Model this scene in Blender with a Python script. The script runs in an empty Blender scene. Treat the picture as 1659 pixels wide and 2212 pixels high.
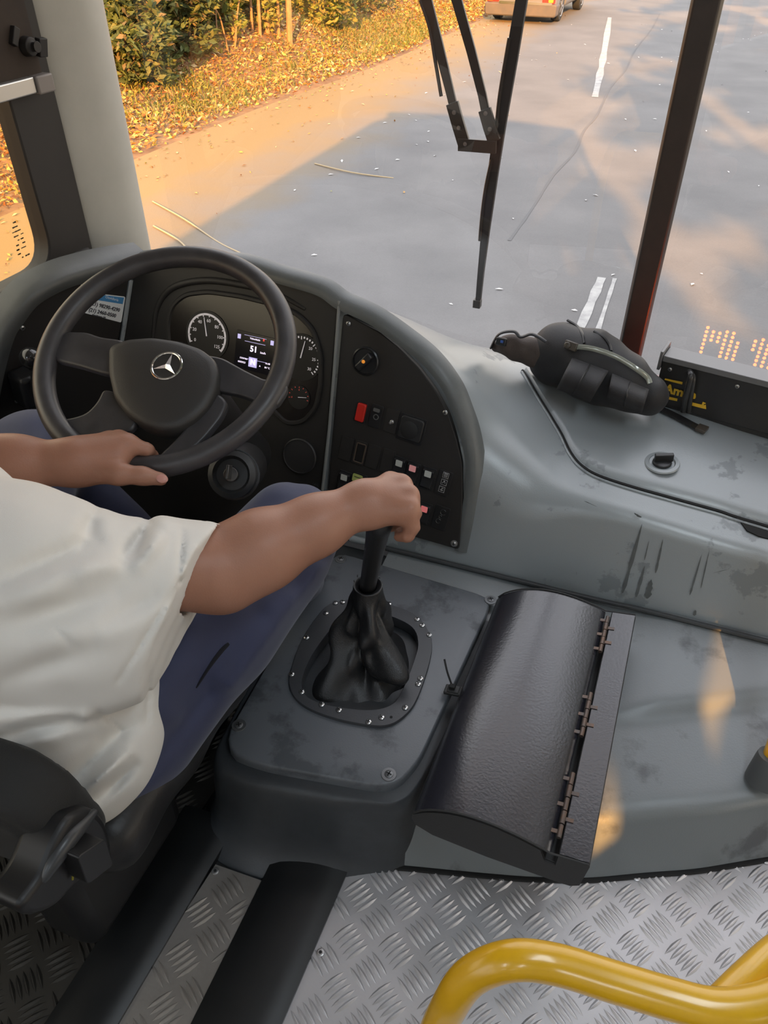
import bpy, bmesh, math, random
import numpy as np
from mathutils import Vector, Matrix, Euler
random.seed(7); RNG = np.random.default_rng(7)
SC = bpy.context.scene
COL = SC.collection
PI = math.pi

# ------------------------------------------------------------------ camera model (1659 x 2212 frame)
FPX = 1661.0; YAW = math.radians(21); PIT = math.radians(39); CAMH = 1.5
_sy, _cy, _sp, _cp = math.sin(YAW), math.cos(YAW), math.sin(PIT), math.cos(PIT)
CD = np.array([-_sy*_cp, _cy*_cp, -_sp]); CR = np.array([_cy, _sy, 0.0]); CU = np.array([-_sy*_sp, _cy*_sp, _cp])
CC = np.array([0.0, 0.0, CAMH])
def ray(px, py): return CD + (px-829.5)/FPX*CR + (1106-py)/FPX*CU
def onz(px, py, z): v = ray(px, py); return CC + v*(z-CC[2])/v[2]
def ony(px, py, y): v = ray(px, py); return CC + v*(y-CC[1])/v[1]
def onx(px, py, x): v = ray(px, py); return CC + v*(x-CC[0])/v[0]
def atZ(px, py, Z): return CC + ray(px, py)*Z
def onpl(px, py, p0, n):
    v = ray(px, py); n = np.asarray(n, float)
    return CC + v*((np.asarray(p0)-CC) @ n)/(v @ n)
def A(*a): return np.array(a, float)
def nrm(v):
    v = np.asarray(v, float); return v/np.linalg.norm(v)

# ------------------------------------------------------------------ materials
MATS = {}
def srgb(r, g, b):
    f = lambda c: c/12.92 if c <= 0.04045 else ((c+0.055)/1.055)**2.4
    return (f(r/255), f(g/255), f(b/255), 1.0)
def mat(name, col, rough=0.5, metal=0.0, var=None, vscale=8.0, bump=0.0, bscale=200.0, spec=0.5, coat=0.0, emit=None, estr=0.0,
        sheen=0.0, sss=0.0, roughvar=0.0, thresh=None, bdetail=2.0):
    if name in MATS: return MATS[name]
    m = bpy.data.materials.new(name); m.use_nodes = True
    nt = m.node_tree; b = nt.nodes['Principled BSDF']
    if len(col) == 3: col = (*col, 1.0)
    b.inputs['Base Color'].default_value = col
    b.inputs['Roughness'].default_value = rough
    b.inputs['Metallic'].default_value = metal
    b.inputs['Specular IOR Level'].default_value = spec
    if coat: b.inputs['Coat Weight'].default_value = coat; b.inputs['Coat Roughness'].default_value = 0.15
    if sheen: b.inputs['Sheen Weight'].default_value = sheen
    if sss:
        b.inputs['Subsurface Weight'].default_value = sss; b.inputs['Subsurface Scale'].default_value = 0.006
        b.inputs['Subsurface Radius'].default_value = (1.0, 0.35, 0.2)
    if emit is not None:
        b.inputs['Emission Color'].default_value = emit if len(emit) == 4 else (*emit, 1.0)
        b.inputs['Emission Strength'].default_value = estr
    tc = nt.nodes.new('ShaderNodeTexCoord')
    if var is not None:
        if len(var) == 3: var = (*var, 1.0)
        n = nt.nodes.new('ShaderNodeTexNoise'); n.inputs['Scale'].default_value = vscale; n.inputs['Detail'].default_value = 6
        n.inputs['Roughness'].default_value = 0.62
        nt.links.new(tc.outputs['Object'], n.inputs['Vector'])
        rp = nt.nodes.new('ShaderNodeValToRGB')
        lo, hi = thresh if thresh else (0.35, 0.68)
        rp.color_ramp.elements[0].position = lo; rp.color_ramp.elements[1].position = hi
        rp.color_ramp.elements[0].color = col; rp.color_ramp.elements[1].color = var
        nt.links.new(n.outputs['Fac'], rp.inputs['Fac'])
        nt.links.new(rp.outputs['Color'], b.inputs['Base Color'])
        if roughvar:
            mr = nt.nodes.new('ShaderNodeMapRange')
            mr.inputs['From Min'].default_value = lo; mr.inputs['From Max'].default_value = hi
            mr.inputs['To Min'].default_value = rough; mr.inputs['To Max'].default_value = min(1.0, rough+roughvar)
            nt.links.new(n.outputs['Fac'], mr.inputs['Value']); nt.links.new(mr.outputs['Result'], b.inputs['Roughness'])
    if bump:
        n2 = nt.nodes.new('ShaderNodeTexNoise'); n2.inputs['Scale'].default_value = bscale; n2.inputs['Detail'].default_value = bdetail
        nt.links.new(tc.outputs['Object'], n2.inputs['Vector'])
        bp = nt.nodes.new('ShaderNodeBump'); bp.inputs['Strength'].default_value = bump; bp.inputs['Distance'].default_value = 0.002
        nt.links.new(n2.outputs['Fac'], bp.inputs['Height']); nt.links.new(bp.outputs['Normal'], b.inputs['Normal'])
    MATS[name] = m
    return m
def island_mat(name, cols, rough=0.7, trans=0.0):
    """colour picked per loose piece from a palette (leaves, blades)"""
    if name in MATS: return MATS[name]
    m = bpy.data.materials.new(name); m.use_nodes = True; nt = m.node_tree; b = nt.nodes['Principled BSDF']
    g = nt.nodes.new('ShaderNodeNewGeometry'); rp = nt.nodes.new('ShaderNodeValToRGB')
    cr = rp.color_ramp; cr.interpolation = 'CONSTANT'
    while len(cr.elements) < len(cols): cr.elements.new(0.5)
    for i, c in enumerate(cols):
        cr.elements[i].position = i/len(cols); cr.elements[i].color = c if len(c) == 4 else (*c, 1)
    nt.links.new(g.outputs['Random Per Island'], rp.inputs['Fac']); nt.links.new(rp.outputs['Color'], b.inputs['Base Color'])
    b.inputs['Roughness'].default_value = rough; b.inputs['Specular IOR Level'].default_value = 0.25
    if trans:
        tb = nt.nodes.new('ShaderNodeBsdfTranslucent'); mx = nt.nodes.new('ShaderNodeMixShader'); mx.inputs[0].default_value = trans
        nt.links.new(rp.outputs['Color'], tb.inputs['Color'])
        nt.links.new(b.outputs[0], mx.inputs[1]); nt.links.new(tb.outputs[0], mx.inputs[2])
        nt.links.new(mx.outputs[0], nt.nodes['Material Output'].inputs['Surface'])
    MATS[name] = m; return m
def glass_mat(name, tint=(1, 1, 1), ior=1.45):
    if name in MATS: return MATS[name]
    m = bpy.data.materials.new(name); m.use_nodes = True; nt = m.node_tree
    nt.nodes.remove(nt.nodes['Principled BSDF'])
    t = nt.nodes.new('ShaderNodeBsdfTransparent'); t.inputs[0].default_value = (*tint, 1)
    g = nt.nodes.new('ShaderNodeBsdfGlossy'); g.inputs['Roughness'].default_value = 0.0
    # two-sided Schlick reflectance (a single sheet has no inside)
    F0 = ((ior-1)/(ior+1))**2
    ge = nt.nodes.new('ShaderNodeNewGeometry'); dt = nt.nodes.new('ShaderNodeVectorMath'); dt.operation = 'DOT_PRODUCT'
    nt.links.new(ge.outputs['Normal'], dt.inputs[0]); nt.links.new(ge.outputs['Incoming'], dt.inputs[1])
    def mth(op, a, b_=None, c=None):
        m_ = nt.nodes.new('ShaderNodeMath'); m_.operation = op
        for k, v in enumerate((a, b_, c)):
            if v is None: continue
            if isinstance(v, (int, float)): m_.inputs[k].default_value = v
            else: nt.links.new(v, m_.inputs[k])
        return m_.outputs[0]
    f = mth('MULTIPLY_ADD', mth('POWER', mth('SUBTRACT', 1.0, mth('ABSOLUTE', dt.outputs['Value'])), 5.0), 1-F0, F0)
    mx = nt.nodes.new('ShaderNodeMixShader')
    nt.links.new(f, mx.inputs[0]); nt.links.new(t.outputs[0], mx.inputs[1]); nt.links.new(g.outputs[0], mx.inputs[2])
    nt.links.new(mx.outputs[0], nt.nodes['Material Output'].inputs['Surface'])
    MATS[name] = m; return m

# ------------------------------------------------------------------ objects
def thing(name, label, cat, loc=(0, 0, 0), group=None):
    o = bpy.data.objects.new(name, None); COL.objects.link(o); o.location = loc
    o.empty_display_size = 0.05
    o['label'] = label; o['category'] = cat
    if group: o['group'] = group
    return o
def tag(o, label, cat, group=None, kind=None):
    o['label'] = label; o['category'] = cat
    if group: o['group'] = group
    if kind: o['kind'] = kind
    return o
def root_loc(o):
    v = Vector((0, 0, 0))
    while o is not None:
        v += o.location; o = o.parent
    return v
def link(name, me, parent=None, label=None):
    o = bpy.data.objects.new(name, me); COL.objects.link(o)
    if parent is not None:
        o.parent = parent
        # every parent in this scene keeps its own mesh in world space; only empties carry a location
        o.matrix_parent_inverse = Matrix.Translation(-root_loc(parent)) if parent.data is None else Matrix.Identity(4)
    if label: o['label'] = label
    return o
def struct(o, label, cat='setting'):
    o['kind'] = 'structure'; o['label'] = label; o['category'] = cat
    return o
class MB:
    """collects verts / faces with material indices"""
    def __init__(s): s.v = []; s.f = []; s.mi = []
    def add(s, v, f, mi=0):
        n = len(s.v); s.v.extend([tuple(map(float, p)) for p in v])
        s.f.extend([tuple(i+n for i in q) for q in f]); s.mi.extend([mi]*len(f)); return s
    def build(s, name, mats, parent=None, label=None, smooth=40, bevel=0.0, bseg=2, sub=0, solid=0.0, recalc=True, disp=None):
        me = bpy.data.meshes.new(name); me.from_pydata(s.v, [], s.f); me.update()
        if not isinstance(mats, (list, tuple)): mats = [mats]
        for m in mats: me.materials.append(m)
        me.polygons.foreach_set('material_index', s.mi)
        if recalc:
            bm = bmesh.new(); bm.from_mesh(me); bmesh.ops.recalc_face_normals(bm, faces=bm.faces); bm.to_mesh(me); bm.free()
        if smooth:
            me.polygons.foreach_set('use_smooth', [True]*len(me.polygons))
            if smooth < 180: me.set_sharp_from_angle(angle=math.radians(smooth))
        o = link(name, me, parent, label)
        if solid:
            md = o.modifiers.new('thick', 'SOLIDIFY'); md.thickness = solid; md.offset = 0
        if bevel:
            md = o.modifiers.new('round', 'BEVEL'); md.width = bevel; md.segments = bseg; md.limit_method = 'ANGLE'; md.angle_limit = math.radians(35)
            md.harden_normals = False
        if sub:
            md = o.modifiers.new('sub', 'SUBSURF'); md.levels = sub; md.render_levels = sub
        return o
def frame(z, x=(1, 0, 0)):
    z = nrm(z); x = np.asarray(x, float)
    if abs(nrm(x) @ z) > 0.99: x = A(0, 1, 0)
    x = nrm(x - (x @ z)*z); y = np.cross(z, x); return x, y, z
def box(mb, c, ax, h, mi=0):
    c = np.asarray(c, float); X, Y, Z = [np.asarray(a, float)*k for a, k in zip(ax, h)]
    v = [c+sx*X+sy*Y+sz*Z for sz in (-1, 1) for sy in (-1, 1) for sx in (-1, 1)]
    return mb.add(v, [(0, 2, 3, 1), (4, 5, 7, 6), (0, 1, 5, 4), (2, 6, 7, 3), (0, 4, 6, 2), (1, 3, 7, 5)], mi)
def abox(mb, lo, hi, mi=0):
    lo = A(*lo); hi = A(*hi)
    return box(mb, (lo+hi)/2, np.eye(3), (hi-lo)/2, mi)
def bezel_poly(pts, r, n=5):
    """round the corners of a planar polygon (any dimension)"""
    out = []; N = len(pts)
    for i in range(N):
        p = np.asarray(pts[i], float); a = np.asarray(pts[i-1], float); b = np.asarray(pts[(i+1) % N], float)
        da = a-p; db = b-p; la = np.linalg.norm(da); lb = np.linalg.norm(db)
        rr = r[i] if isinstance(r, (list, tuple)) else r
        k = min(rr, la*0.45, lb*0.45)
        p0 = p+da/la*k; p1 = p+db/lb*k
        for j in range(n+1):
            t = j/n; out.append((1-t)**2*p0+2*t*(1-t)*p+t*t*p1)
    return out
def prism(mb, pts, d, mi=0, back=True, cap=None):
    """extrude planar polygon pts by vector d"""
    n = len(pts); d = np.asarray(d, float)
    v = [np.asarray(p, float) for p in pts]; v2 = [p+d for p in v]
    f = [tuple(range(n))] + [(i, (i+1) % n, (i+1) % n+n, i+n) for i in range(n)]
    mb.add(v+v2, f, mi)
    mb.f.append(tuple(len(mb.v)-1-i for i in range(n))); mb.mi.append(mi if cap is None else cap)
    return mb
def loft(mb, rings, closed=True, cap0=True, cap1=True, mi=0):
    n = len(rings[0]); v = [p for r_ in rings for p in r_]; f = []
    for i in range(len(rings)-1):
        for j in range(n if closed else n-1):
            k = (j+1) % n
            f.append((i*n+j, i*n+k, (i+1)*n+k, (i+1)*n+j))
    if cap0 and closed: f.append(tuple(reversed(range(n))))
    if cap1 and closed: f.append(tuple((len(rings)-1)*n+j for j in range(n)))
    return mb.add(v, f, mi)
def smooth_path(pts, n=8, closed=False):
    P = [np.asarray(p, float) for p in pts]; N = len(P); out = []
    rng_ = range(N if closed else N-1)
    for i in rng_:
        if closed: p0, p1, p2, p3 = P[i-1], P[i], P[(i+1) % N], P[(i+2) % N]
        else: p0, p1, p2, p3 = P[max(i-1, 0)], P[i], P[i+1], P[min(i+2, N-1)]
        for j in range(n):
            t = j/n
            out.append(0.5*((2*p1)+(-p0+p2)*t+(2*p0-5*p1+4*p2-p3)*t*t+(-p0+3*p1-3*p2+p3)*t**3))
    if not closed: out.append(P[-1])
    return out
def tube(mb, path, r, seg=12, closed=False, mi=0, caps=True, flat=1.0, up=None):
    P = [np.asarray(p, float) for p in path]; N = len(P)
    T = [nrm((P[(i+1) % N]-P[i-1]) if closed else (P[min(i+1, N-1)]-P[max(i-1, 0)])) for i in range(N)]
    x = np.asarray(up, float) if up is not None else (A(0, 0, 1) if abs(T[0][2]) < 0.9 else A(1, 0, 0))
    rings = []
    for i in range(N):
        x = nrm(x-(x @ T[i])*T[i]); y = np.cross(T[i], x)
        rr = r[i] if hasattr(r, '__len__') else r
        rings.append([P[i]+rr*(math.cos(2*PI*k/seg)*x*flat+math.sin(2*PI*k/seg)*y) for k in range(seg)])
    if closed: rings.append(rings[0])
    return loft(mb, rings, True, caps and not closed, caps and not closed, mi)
def lathe(mb, c, axis, prof, seg=24, mi=0, x=(1, 0, 0), cap=True):
    X, Y, Z = frame(axis, x); c = np.asarray(c, float)
    rings = [[c+h*Z+r*(math.cos(2*PI*k/seg)*X+math.sin(2*PI*k/seg)*Y) for k in range(seg)] for r, h in prof]
    return loft(mb, rings, True, cap, cap, mi)
def grid(mb, fn, nu, nv, mi=0):
    v = [fn(i/(nu-1), j/(nv-1)) for j in range(nv) for i in range(nu)]
    f = [(j*nu+i, j*nu+i+1, (j+1)*nu+i+1, (j+1)*nu+i) for j in range(nv-1) for i in range(nu-1)]
    return mb.add(v, f, mi)
def quadplate(mb, c, X, Y, w, h, d, N, mi=0, r=0.0, n=4):
    """rounded rectangular plate w x h in plane (X, Y), front face at c + d*N, back at c"""
    c = np.asarray(c, float)
    pts = [c+sx*w/2*X+sy*h/2*Y for sx, sy in ((-1, -1), (1, -1), (1, 1), (-1, 1))]
    if r: pts = bezel_poly(pts, r, n)
    return prism(mb, pts, np.asarray(N)*d, mi)
def text_mesh(s, size, o, X, Y, m, name, parent=None, extrude=0.0003, align='CENTER', bold=0.0, label=None, shear=0.0):
    cu = bpy.data.curves.new(name+'_curve', 'FONT'); cu.body = s; cu.size = size; cu.align_x = align; cu.align_y = 'CENTER'
    cu.extrude = extrude; cu.offset = bold; cu.resolution_u = 2; cu.shear = shear
    tmp = bpy.data.objects.new('tmp', cu); COL.objects.link(tmp)
    dg = bpy.context.evaluated_depsgraph_get(); me = bpy.data.meshes.new_from_object(tmp.evaluated_get(dg))
    bpy.data.objects.remove(tmp); bpy.data.curves.remove(cu)
    X = nrm(X); Y = nrm(np.asarray(Y)-(np.asarray(Y) @ X)*X); Z = np.cross(X, Y)
    M = Matrix(((X[0], Y[0], Z[0], o[0]), (X[1], Y[1], Z[1], o[1]), (X[2], Y[2], Z[2], o[2]), (0, 0, 0, 1)))
    me.transform(M); me.materials.clear(); me.materials.append(m); me.name = name
    return link(name, me, parent, label)
def copy_part(o, delta, parent=None, rot=None):
    c = o.copy(); COL.objects.link(c)
    if parent is not None: c.parent = parent
    c.location = o.location+Vector(delta)
    return c

# ------------------------------------------------------------------ implicit modelling (smooth unions -> surface nets)
def sd_capsule(P, a, b, ra, rb):
    a = np.asarray(a, np.float32); b = np.asarray(b, np.float32); ab = b-a
    t = np.clip(((P-a) @ ab)/max(float(ab @ ab), 1e-12), 0, 1)
    return np.linalg.norm(P-a-t[:, None]*ab, axis=1)-(ra+(rb-ra)*t)
def sd_ell(P, c, ax, r):
    q = (P-np.asarray(c, np.float32)) @ np.asarray(ax, np.float32).T
    r = np.asarray(r, np.float32)
    k0 = np.linalg.norm(q/r, axis=1); k1 = np.linalg.norm(q/(r*r), axis=1)
    return k0*(k0-1)/np.maximum(k1, 1e-9)
def sd_rbox(P, c, ax, h, r):
    q = np.abs((P-np.asarray(c, np.float32)) @ np.asarray(ax, np.float32).T)-(np.asarray(h, np.float32)-r)
    return np.linalg.norm(np.maximum(q, 0), axis=1)+np.minimum(q.max(axis=1), 0)-r
def smin(a, b, k):
    if k <= 0: return np.minimum(a, b)
    h = np.maximum(k-np.abs(a-b), 0)/k
    return np.minimum(a, b)-h*h*k*0.25
def surface_nets(fn, lo, hi, h, coarse=4):
    lo = np.asarray(lo, float); hi = np.asarray(hi, float)
    nc = np.ceil((hi-lo)/(h*coarse)).astype(int)+1
    H = h*coarse
    ci = np.stack(np.meshgrid(*[np.arange(n+1) for n in nc], indexing='ij'), -1).reshape(-1, 3)
    cd = fn((lo+ci*H).astype(np.float32)).reshape(nc+1)
    act = np.ones(nc, bool)
    mn = np.full(nc, 1e9); 
    for dx in (0, 1):
        for dy in (0, 1):
            for dz in (0, 1):
                mn = np.minimum(mn, np.abs(cd[dx:dx+nc[0], dy:dy+nc[1], dz:dz+nc[2]]))
    act = mn < H*1.6
    n = nc*coarse+1
    F = np.repeat(np.repeat(np.repeat(cd[:-1, :-1, :-1], coarse, 0), coarse, 1), coarse, 2)
    F = np.pad(F, ((0, 1), (0, 1), (0, 1)), mode='edge').astype(np.float32)
    M = np.repeat(np.repeat(np.repeat(act, coarse, 0), coarse, 1), coarse, 2)
    M = np.pad(M, ((0, 1), (0, 1), (0, 1)), mode='edge')
    M2 = M.copy(); M2[1:] |= M[:-1]; M2[:, 1:] |= M[:, :-1]; M2[:, :, 1:] |= M[:, :, :-1]
    idx = np.argwhere(M2)
    vals = np.empty(len(idx), np.float32)
    for s in range(0, len(idx), 400000):
        vals[s:s+400000] = fn((lo+idx[s:s+400000]*h).astype(np.float32))
    F[idx[:, 0], idx[:, 1], idx[:, 2]] = vals
    S = F < 0
    c = np.zeros(np.array(S.shape)-1, np.int8)
    for dx in (0, 1):
        for dy in (0, 1):
            for dz in (0, 1):
                c += S[dx:S.shape[0]-1+dx, dy:S.shape[1]-1+dy, dz:S.shape[2]-1+dz]
    cells = np.argwhere((c > 0) & (c < 8))
    vid = -np.ones(c.shape, np.int64); vid[cells[:, 0], cells[:, 1], cells[:, 2]] = np.arange(len(cells))
    acc = np.zeros((len(cells), 3)); cnt = np.zeros(len(cells))
    for ax in range(3):
        o1, o2 = [k for k in range(3) if k != ax]
        for a_ in (0, 1):
            for b_ in (0, 1):
                p = cells.copy(); p[:, o1] += a_; p[:, o2] += b_
                q = p.copy(); q[:, ax] += 1
                f0 = F[p[:, 0], p[:, 1], p[:, 2]]; f1 = F[q[:, 0], q[:, 1], q[:, 2]]
                m = (f0 < 0) != (f1 < 0)
                t = np.zeros(len(cells)); t[m] = f0[m]/(f0[m]-f1[m])
                pt = p.astype(float); pt[:, ax] += t
                acc[m] += pt[m]; cnt[m] += 1
    V = lo+(acc/cnt[:, None])*h
    faces = []
    for ax in range(3):
        o1, o2 = (ax+1) % 3, (ax+2) % 3
        sl0 = [slice(None)]*3; sl1 = [slice(None)]*3; sl0[ax] = slice(0, -1); sl1[ax] = slice(1, None)
        e = np.argwhere(S[tuple(sl0)] != S[tuple(sl1)])
        e = e[(e[:, o1] > 0) & (e[:, o2] > 0) & (e[:, o1] < S.shape[o1]-1) & (e[:, o2] < S.shape[o2]-1)]
        inside = S[e[:, 0], e[:, 1], e[:, 2]]
        def g(d1, d2):
            p = e.copy(); p[:, o1] += d1; p[:, o2] += d2
            return vid[p[:, 0], p[:, 1], p[:, 2]]
        q = np.stack([g(-1, -1), g(0, -1), g(0, 0), g(-1, 0)], 1)
        q[~inside] = q[~inside][:, ::-1]
        faces.append(q)
    Q = np.concatenate(faces)
    Q = Q[(Q >= 0).all(axis=1)]
    return V, Q
def np_mesh(name, V, Q, m, parent=None, label=None, smooth=True):
    me = bpy.data.meshes.new(name)
    me.vertices.add(len(V)); me.vertices.foreach_set('co', np.asarray(V, np.float32).ravel())
    k = Q.shape[1]
    me.loops.add(len(Q)*k); me.loops.foreach_set('vertex_index', Q.ravel().astype(np.int32))
    me.polygons.add(len(Q)); me.polygons.foreach_set('loop_start', np.arange(0, len(Q)*k, k, dtype=np.int32))
    me.update(calc_edges=True); me.validate()
    for mm in (m if isinstance(m, (list, tuple)) else [m]): me.materials.append(mm)
    me.polygons.foreach_set('use_smooth', [smooth]*len(me.polygons))
    return link(name, me, parent, label)
def sdf_obj(name, fn, lo, hi, h, m, parent=None, label=None, relax=0):
    V, Q = surface_nets(fn, lo, hi, h)
    for _ in range(relax):
        acc = np.zeros_like(V); cnt = np.zeros(len(V))
        for a_, b_ in ((0, 1), (1, 2), (2, 3), (3, 0)):
            np.add.at(acc, Q[:, a_], V[Q[:, b_]]); np.add.at(cnt, Q[:, a_], 1)
            np.add.at(acc, Q[:, b_], V[Q[:, a_]]); np.add.at(cnt, Q[:, b_], 1)
        V = 0.5*V+0.5*acc/np.maximum(cnt, 1)[:, None]
    return np_mesh(name, V, Q, m, parent, label)
SUN_E = 11.0; SKY_E = 2.0; FILL_E = 2.4; EXPOSURE = 0.42
# ================================================================== OUTSIDE
RZ = -0.95
def edge_x(y):
    return -6.15 + 0.45*np.clip((y-10)/5.0, 0, 1) + 0.0018*np.clip(y-16, 0, 200)**1.6
def hash2(x, y):
    return 0.5*np.sin(1.7*x+0.9*y+0.3)+0.3*np.sin(3.1*x-2.3*y+1.1)+0.2*np.sin(6.3*x+5.1*y)
def bank_z(x, y):
    d = np.maximum(edge_x(y)-x, 0)
    z = RZ + 0.05*np.minimum(d, 1.2) + 0.34*np.clip(d-1.0, 0, 9) + 0.06*np.clip(d, 0, 1)*hash2(x*1.3, y*1.3)
    # a low mound of earth and leaves by the saplings
    z = z + 0.45*np.exp(-(((x+8.6)/1.3)**2+((y-14.2)/1.8)**2))
    return z
def on_bank(px, py):
    v = ray(px, py)
    for Z in np.arange(4, 60, .02):
        p = CC+v*Z
        if p[2] <= (float(bank_z(p[0], p[1])) if p[0] < edge_x(p[1]) else RZ): return p
    return p
def road_material():
    m = bpy.data.materials.new('asphalt'); m.use_nodes = True; nt = m.node_tree; b = nt.nodes['Principled BSDF']
    N = nt.nodes.new; L = nt.links.new
    tc = N('ShaderNodeTexCoord')
    n1 = N('ShaderNodeTexNoise'); n1.inputs['Scale'].default_value = 1.3; n1.inputs['Detail'].default_value = 7
    n2 = N('ShaderNodeTexNoise'); n2.inputs['Scale'].default_value = 90; n2.inputs['Detail'].default_value = 3
    L(tc.outputs['Object'], n1.inputs['Vector']); L(tc.outputs['Object'], n2.inputs['Vector'])
    r1 = N('ShaderNodeValToRGB'); r1.color_ramp.elements[0].color = (0.142, 0.140, 0.139, 1); r1.color_ramp.elements[1].color = (0.182, 0.178, 0.175, 1)
    r1.color_ramp.elements[0].position = 0.3; r1.color_ramp.elements[1].position = 0.7
    L(n1.outputs['Fac'], r1.inputs['Fac'])
    mx = N('ShaderNodeMix'); mx.data_type = 'RGBA'; mx.blend_type = 'MULTIPLY'; mx.inputs[0].default_value = 0.45
    r2 = N('ShaderNodeValToRGB'); r2.color_ramp.elements[0].color = (0.7, 0.7, 0.7, 1); r2.color_ramp.elements[1].color = (1.2, 1.2, 1.2, 1)
    L(n2.outputs['Fac'], r2.inputs['Fac'])
    L(r1.outputs['Color'], mx.inputs['A']); L(r2.outputs['Color'], mx.inputs['B'])
    # orange sunlight put into the colour towards the road's left edge
    sx = N('ShaderNodeSeparateXYZ'); L(tc.outputs['Object'], sx.inputs[0])
    ad = N('ShaderNodeMath'); ad.operation = 'MULTIPLY_ADD'; ad.inputs[1].default_value = 1.4
    L(n1.outputs['Fac'], ad.inputs[0]); L(sx.outputs['X'], ad.inputs[2])
    mr = N('ShaderNodeMapRange'); mr.inputs['From Min'].default_value = -2.9; mr.inputs['From Max'].default_value = -4.5
    L(ad.outputs[0], mr.inputs['Value'])
    md = N('ShaderNodeMix'); md.data_type = 'RGBA'; md.inputs['B'].default_value = (0.28, 0.19, 0.082, 1)
    L(mr.outputs['Result'], md.inputs[0]); L(mx.outputs['Result'], md.inputs['A']); L(md.outputs['Result'], b.inputs['Base Color'])
    b.inputs['Roughness'].default_value = 0.85; b.inputs['Specular IOR Level'].default_value = 0.3
    bp = N('ShaderNodeBump'); bp.inputs['Strength'].default_value = 0.3; bp.inputs['Distance'].default_value = 0.01
    L(n2.outputs['Fac'], bp.inputs['Height']); L(bp.outputs['Normal'], b.inputs['Normal'])
    return m
M_ROAD = road_material()
ys = np.linspace(-45, 110, 90)
mb = MB()
for i, y in enumerate(ys):
    mb.v += [(float(edge_x(y)), float(y), RZ), (9.0, float(y), RZ)]
mb.f = [(2*i, 2*i+1, 2*i+3, 2*i+2) for i in range(len(ys)-1)]; mb.mi = [0]*len(mb.f)
road = mb.build('road', M_ROAD, smooth=0)
struct(road, 'grey worn asphalt road ahead of the bus', 'road')

def flat_strip(mb, pts, w, z, mi=0):
    P = smooth_path([A(p[0], p[1], z) for p in pts], 6); n = len(P)
    for i in range(n):
        t = nrm(P[min(i+1, n-1)]-P[max(i-1, 0)]); s = A(-t[1], t[0], 0)
        ww = w*(0.75+0.5*random.random())/2
        mb.v += [tuple(P[i]-s*ww), tuple(P[i]+s*ww)]
    o = len(mb.v)-2*n
    mb.f += [(o+2*i, o+2*i+1, o+2*i+3, o+2*i+2) for i in range(n-1)]; mb.mi += [mi]*(n-1)
M_PAINT = mat('road_paint', (0.42, 0.415, 0.40), 0.7, var=(0.26, 0.26, 0.255), vscale=9)
for (pts, w) in (([(1300, 600), (1252, 712)], .075), ([(1328, 602), (1292, 712)], .035), ([(1317, 38), (1302, 130), (1285, 210)], .11)):
    mb = MB(); flat_strip(mb, [onz(*p, RZ)[:2] for p in pts], w, RZ+.004)
    mb.build('lane_marking', M_PAINT, road, label='worn white lane line', smooth=0)
M_CRACK = mat('tar_crack', (0.115, 0.114, 0.115), 0.8)
for pts in ([(1425, 30), (1408, 62), (1372, 108), (1352, 150), (1318, 190), (1290, 248), (1262, 282), (1240, 330), (1196, 378), (1150, 450), (1100, 520)],):
    mb = MB(); flat_strip(mb, [onz(*p, RZ)[:2] for p in pts], .03, RZ+.003); mb.build('road_crack', M_CRACK, road, smooth=0)
M_STRAW = mat('dry_straw', (0.42, 0.33, 0.2), 0.8)
for k, pts in enumerate(([(330, 437), (400, 478), (470, 522), (520, 548)], [(332, 490), (385, 522), (410, 545)], [(680, 355), (760, 376), (850, 385)])):
    mb = MB(); P = [onz(*p, RZ) for p in pts]
    tube(mb, smooth_path([p+A(0, 0, .008+.01*math.sin(i*2)) for i, p in enumerate(P)], 5), .008, 5)
    tag(mb.build('fallen_twig', M_STRAW), ['long dry twig lying along the sunny left edge of the road', 'short dry twig on the road nearest the grey pillar',
        'thin pale twig lying in the bus shadow on the road'][k], 'twig', 'twigs fallen on the road')

# -------- verge / bank
M_BANK = mat('leafy_soil', (0.15, 0.08, 0.037), 0.95, var=(0.30, 0.17, 0.075), vscale=2.2, bump=0.6, bscale=30)
nx_, ny_ = 60, 130
us = np.concatenate([[-.6], np.linspace(.0, 2, 23), np.linspace(2.2, 14, 36)])
vy = np.linspace(-30, 70, ny_)
V = []; Q = []
for y in vy:
    for d in us:
        x = edge_x(y)-d
        V.append((x, y, bank_z(x, y)+(0.0 if d > 0 else -.004 if d == 0 else -.03)))
for j in range(ny_-1):
    for i in range(nx_-1):
        Q.append((j*nx_+i, j*nx_+i+1, (j+1)*nx_+i+1, (j+1)*nx_+i))
bank = np_mesh('ground', np.array(V), np.array(Q), M_BANK)
struct(bank, 'leaf strewn earth bank rising left of the road', 'ground')
mb = MB(); abox(mb, (9.0, -45, RZ-.3), (40, 110, RZ-.02)); g2 = mb.build('ground_verge', mat('dry_grass_soil', (0.16, 0.15, 0.06), 0.95, var=(0.22, 0.17, 0.08)), smooth=0)
struct(g2, 'dry grassy ground right of the road', 'ground')

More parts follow.
